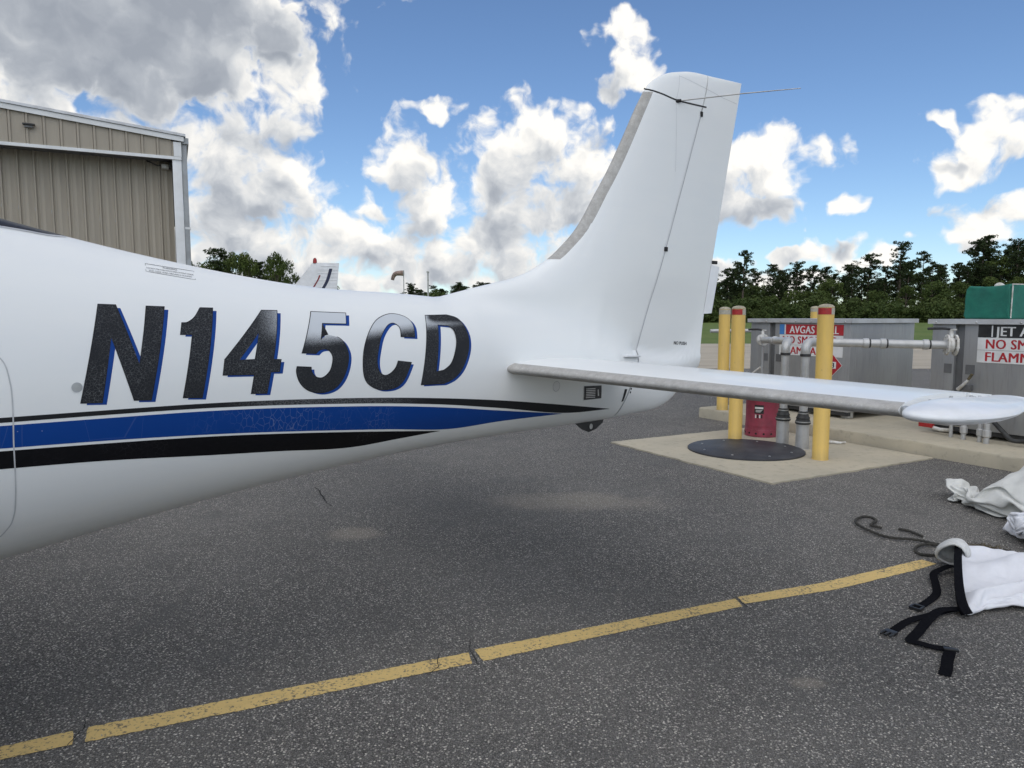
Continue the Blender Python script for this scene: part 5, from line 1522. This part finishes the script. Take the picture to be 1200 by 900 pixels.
for y in (-1.4, 1.4):
    mb = MB(); mb.lathe([(.02, -.07), (.15, -.07), (.20, 0), (.15, .07), (.02, .07)], (-3.3, y, .20), 20, Matrix.Rotation(R(90), 3, 'X')); wh = mb.build('wheel', 'tyre', pk)
    mb = MB(); mb.tube([(-3.3, y, .25), (-3.5, y, .92)], .04, 8); mb.build('gear_leg', 'white2', pk)
mb = MB(); mb.lathe([(.02, -.06), (.12, -.06), (.17, 0), (.12, .06), (.02, .06)], (-5.2, 0, .17), 20, Matrix.Rotation(R(90), 3, 'X')); mb.build('wheel', 'tyre', pk)
mb = MB(); mb.tube([(-5.2, 0, .2), (-5.1, 0, .85)], .04, 8); mb.build('gear_leg', 'white2', pk)

# ================================================================== WINDSOCK AND LAMP POLE
ws = empty('windsock', (-13.6, 90, 0)); tag(ws, 'faded drooping windsock on a thin pole beyond the fuselage', 'windsock')
mb = MB(); mb.tube([(0, 0, 0), (0, 0, 7.15)], [.09, .05], 10); mb.build('pole', 'pole', ws)
P_ = catmull([(0, 0, 6.86), (-.5, 0, 6.86), (-1.0, 0, 6.78), (-1.28, 0, 6.45), (-1.42, 0, 6.0)], 5)
mb = MB(); mb.tube(P_, [.36 - .16 * i / (len(P_) - 1) for i in range(len(P_))], 12, cap=False); mb.build('sock', 'sock', ws)
mb = MB(); mb.tube([(0, .36 * math.cos(a * math.pi / 8), 6.86 + .36 * math.sin(a * math.pi / 8)) for a in range(17)], .03, 6); mb.build('hoop', 'pole', ws)
lp = empty('lamp_pole', (-10.55, 90, 0)); tag(lp, 'slim grey lamp pole to the right of the windsock', 'lamp pole')
mb = MB(); mb.tube([(0, 0, 0), (0, 0, 6.9)], [.12, .09], 10); mb.build('pole', 'pole', lp)
mb = MB(); mb.box((0, -.05, 7.0), (.30, .30, .22)); mb.build('lamp_head', 'pole', lp, bevel=.03)

# ================================================================== TREES
def leaf_cloud(mb, c, rad, n, size, rnd, flat=1.0):
    for _ in range(n):
        while True:
            d = Vector((rnd.uniform(-1, 1), rnd.uniform(-1, 1), rnd.uniform(-1, 1)))
            if .25 < d.length < 1: break
        p = c + Vector((d.x * rad, d.y * rad, d.z * rad * flat)); s = size * rnd.uniform(.6, 1.3)
        u = Vector((rnd.gauss(0, 1), rnd.gauss(0, 1), rnd.gauss(0, .7))).normalized(); v = u.orthogonal().normalized(); v = (Matrix.Rotation(rnd.uniform(0, 6.28), 3, u) @ v); q = u.cross(v)
        a = rnd.uniform(.45, .8)
        mb.add([p - v * s, p + q * s * a * .6, p + v * s, p - q * s * a * .6], [(0, 1, 2, 3)])


def pine_meshes(seed, h, bare, spread, dens, leaf=.34):
    rnd = random.Random(seed); tr = MB(); cr = MB(); lean = Vector((rnd.uniform(-.03, .03), rnd.uniform(-.03, .03), 0))
    axis = lambda z: lean * z + Vector((.15 * math.sin(z * .35 + seed), .12 * math.cos(z * .3 + seed), 0)) * (z / h)
    zs = [h * i / 10 for i in range(11)]
    tr.tube([axis(z) + UP * z for z in zs], [max(.03, .019 * h * (1 - .88 * z / h)) for z in zs], 7)
    z = h * bare
    while z < h * .985:
        f = (z - h * bare) / (h * (1 - bare)); L = spread * (.25 + .85 * math.sin(math.pi * (.18 + f * .66))) * rnd.uniform(.55, 1.15)
        for b in range(rnd.choice((2, 3, 3, 4))):
            a = rnd.uniform(0, 6.28); l = L * rnd.uniform(.5, 1.1); rise = rnd.uniform(.02, .45) * l
            p0 = axis(z) + UP * z; p1 = p0 + Vector((math.cos(a) * l, math.sin(a) * l, rise))
            tr.tube([p0, (p0 + p1) / 2 + UP * -.05 * l, p1], [.010 * h * .35, .006 * h * .35, .02], 4, cap=False)
            for q, rr in ((1.0, .62), (.70, .55), (.42, .42)):
                if rnd.random() < (.95 if q > .9 else .75): leaf_cloud(cr, p0.lerp(p1, q) + UP * .2, rr * rnd.uniform(.8, 1.35) * (.75 + .12 * spread), int(dens * rnd.uniform(.6, 1.2)), leaf, rnd, .62)
        z += h * rnd.uniform(.022, .042)
    leaf_cloud(cr, axis(h) + UP * (h - .7), 1.3, int(dens * 3), leaf, rnd, .7)
    return tr, cr


def oak_meshes(seed, h, spread, dens, leaf=.36, low=.25):
    rnd = random.Random(seed); tr = MB(); cr = MB()
    tr.tube([(0, 0, 0), (.1, 0, h * .3), (.05, .1, h * .6)], [.022 * h, .017 * h, .008 * h], 7)
    for k in range(30):
        a = rnd.uniform(0, 6.28); f = rnd.uniform(low, 1.0); prof = math.sin(math.pi * min(.97, .16 + .80 * (f - low) / (1 - low))) ** .7
        r = spread * prof * rnd.uniform(.45, 1.05); c = Vector((math.cos(a) * r, math.sin(a) * r, f * h * .95))
        if k % 3 == 0: tr.tube([(.05, .05, h * min(.6, f * .6)), c * .6 + UP * c.z * .35, c], [.007 * h, .005 * h, .02], 4, cap=False)
        leaf_cloud(cr, c, spread * rnd.uniform(.26, .42), int(dens), leaf, rnd, .75)
    return tr, cr


def protos(kind, mats):
    out = []
    for tr, cr in kind:
        t = tr.build('trunk', 'bark'); c = cr.build('crown', mats, weld=False); out.append((t.data, c.data)); bpy.data.objects.remove(t); bpy.data.objects.remove(c)
    return out


PINES = protos([pine_meshes(1, 22, .42, 3.4, 30), pine_meshes(2, 24, .50, 3.0, 28), pine_meshes(3, 20, .32, 3.2, 30), pine_meshes(4, 23, .38, 3.8, 26), pine_meshes(5, 19, .28, 3.0, 32)], 'pine')
SPARSE = protos([pine_meshes(8, 24, .55, 2.7, 15), pine_meshes(9, 24, .45, 3.8, 34)], 'pine')
OAKS = protos([oak_meshes(21, 13, 4.2, 95), oak_meshes(22, 11, 4.6, 95), oak_meshes(23, 15, 4.0, 95)], 'oak')
BUSH = protos([oak_meshes(31, 4.2, 2.6, 70, .30, .05), oak_meshes(32, 3.4, 3.0, 70, .30, .05), oak_meshes(33, 5.2, 2.6, 75, .30, .05)], 'bush')


def tree(name, label, proto, x, y, s, rz, group, cat='tree', sw=1.0):
    t = empty(name, (x, y, -.02), rz); t.scale = (s * sw, s * sw, s); tag(t, label, cat, group)
    link('trunk' if name != 'bush' else 'stem', proto[0], t); link('crown', proto[1], t); return t


rnd = random.Random(77)
# outline of the wood at the right: tangent of azimuth -> top elevation above the horizon (tangent)
prof = pchip([-.15, .10, .25, .29, .33, .40, .45, .50, .545, .58, .62, .66, .70, .75, .95, 1.3], [.045, .050, .055, .070, .066, .074, .072, .084, .086, .096, .098, .108, .118, .120, .12, .12])
G1 = 'pines and oaks of the wood beyond the grass'
tree('pine_tree', 'tall round-headed pine standing apart at the left end of the wood, above the bollards', SPARSE[1], .3225 * 187, 187, 18.6 / 24, 1.0, None)
tree('pine_tree', 'thin see-through pine rising above the wood right of the fuel tanks gap', SPARSE[0], .541 * 192, 192, 21.3 / 24, 2.2, None, sw=1.15)
for row, (d, step, kk, share) in enumerate(((185, 6.0, .66, .25), (191, 6.5, .86, .55), (198, 5.6, .98, .80), (208, 6.0, .90, .7), (216, 6.0, .80, .4))):
    tt = -.14
    while tt < 1.05:
        dd = d + rnd.uniform(-3, 3); x = tt * dd; h = 1.4 + prof(tt) * dd * kk * rnd.choice((.74, .84, .92, .98, 1.06))
        pr = rnd.choice(PINES) if rnd.random() < share else None
        if pr is None:
            pr = rnd.choice(OAKS); h *= .82; h0 = {0: 13, 1: 11, 2: 15}[OAKS.index(pr)]; nm, lab = 'oak_tree', 'dark broadleaf tree in the wood beyond the grass'
        else: h0 = (22, 24, 20, 23, 19)[PINES.index(pr)]; nm, lab = 'pine_tree', 'dark pine crowded into the wood beyond the grass'
        tree(nm, lab, pr, x, dd, h / h0, rnd.uniform(0, 6.28), G1, sw=1.0 if nm == 'oak_tree' else rnd.uniform(.9, 1.25))
        tt += step / d * rnd.uniform(.7, 1.3)
tt = -.14
while tt < 1.05:
    for d in (177, 182):
        dd = d + rnd.uniform(-2, 2); pr = rnd.choice(BUSH)
        tree('bush', 'green bush along the foot of the wood', pr, (tt + rnd.uniform(-.004, .004)) * dd, dd, rnd.uniform(.7, 1.5), rnd.uniform(0, 6.28), 'bushes along the foot of the wood', 'bush', sw=1.2)
    tt += .020 * rnd.uniform(.8, 1.2)
# left: trees behind the hangar corner
LT = [(-.476, 9.0), (-.462, 8.2), (-.448, 8.6), (-.437, 7.4), (-.424, 8.9), (-.409, 9.6), (-.396, 9.0), (-.383, 9.9), (-.369, 9.4), (-.355, 8.2), (-.342, 7.6), (-.329, 9.5), (-.316, 8.7), (-.262, 6.2), (-.250, 5.6)]
for k, (px, h) in enumerate(LT):
    d = 92 + 5 * math.sin(k * 2.1); pn = k % 4 == 1; pr = PINES[k % 5] if pn else OAKS[k % 3]; h0 = (22, 24, 20, 23, 19)[k % 5] if pn else (13, 11, 15)[k % 3]
    tree('pine_tree' if pn else 'oak_tree', 'green tree showing between hangar and distant fin', pr, px * d, d, h / h0, k * 1.3, 'trees right of the hangar', sw=1.0 if pn else .62)
# far tree line over the fuselage
for k in range(26):
    t_ = -.15 + .15 * k / 25; d = 380 + rnd.uniform(-20, 25); h = 1.4 + (.029 + .014 * smooth01((t_ + .14) / .12) + rnd.uniform(-.006, .010)) * d
    pr = rnd.choice(PINES); h0 = (22, 24, 20, 23, 19)[PINES.index(pr)]
    tree('pine_tree', 'far dark tree on the skyline above the fuselage', pr, t_ * d, d, h / h0, rnd.uniform(0, 6), 'far trees on the skyline', sw=1.5)
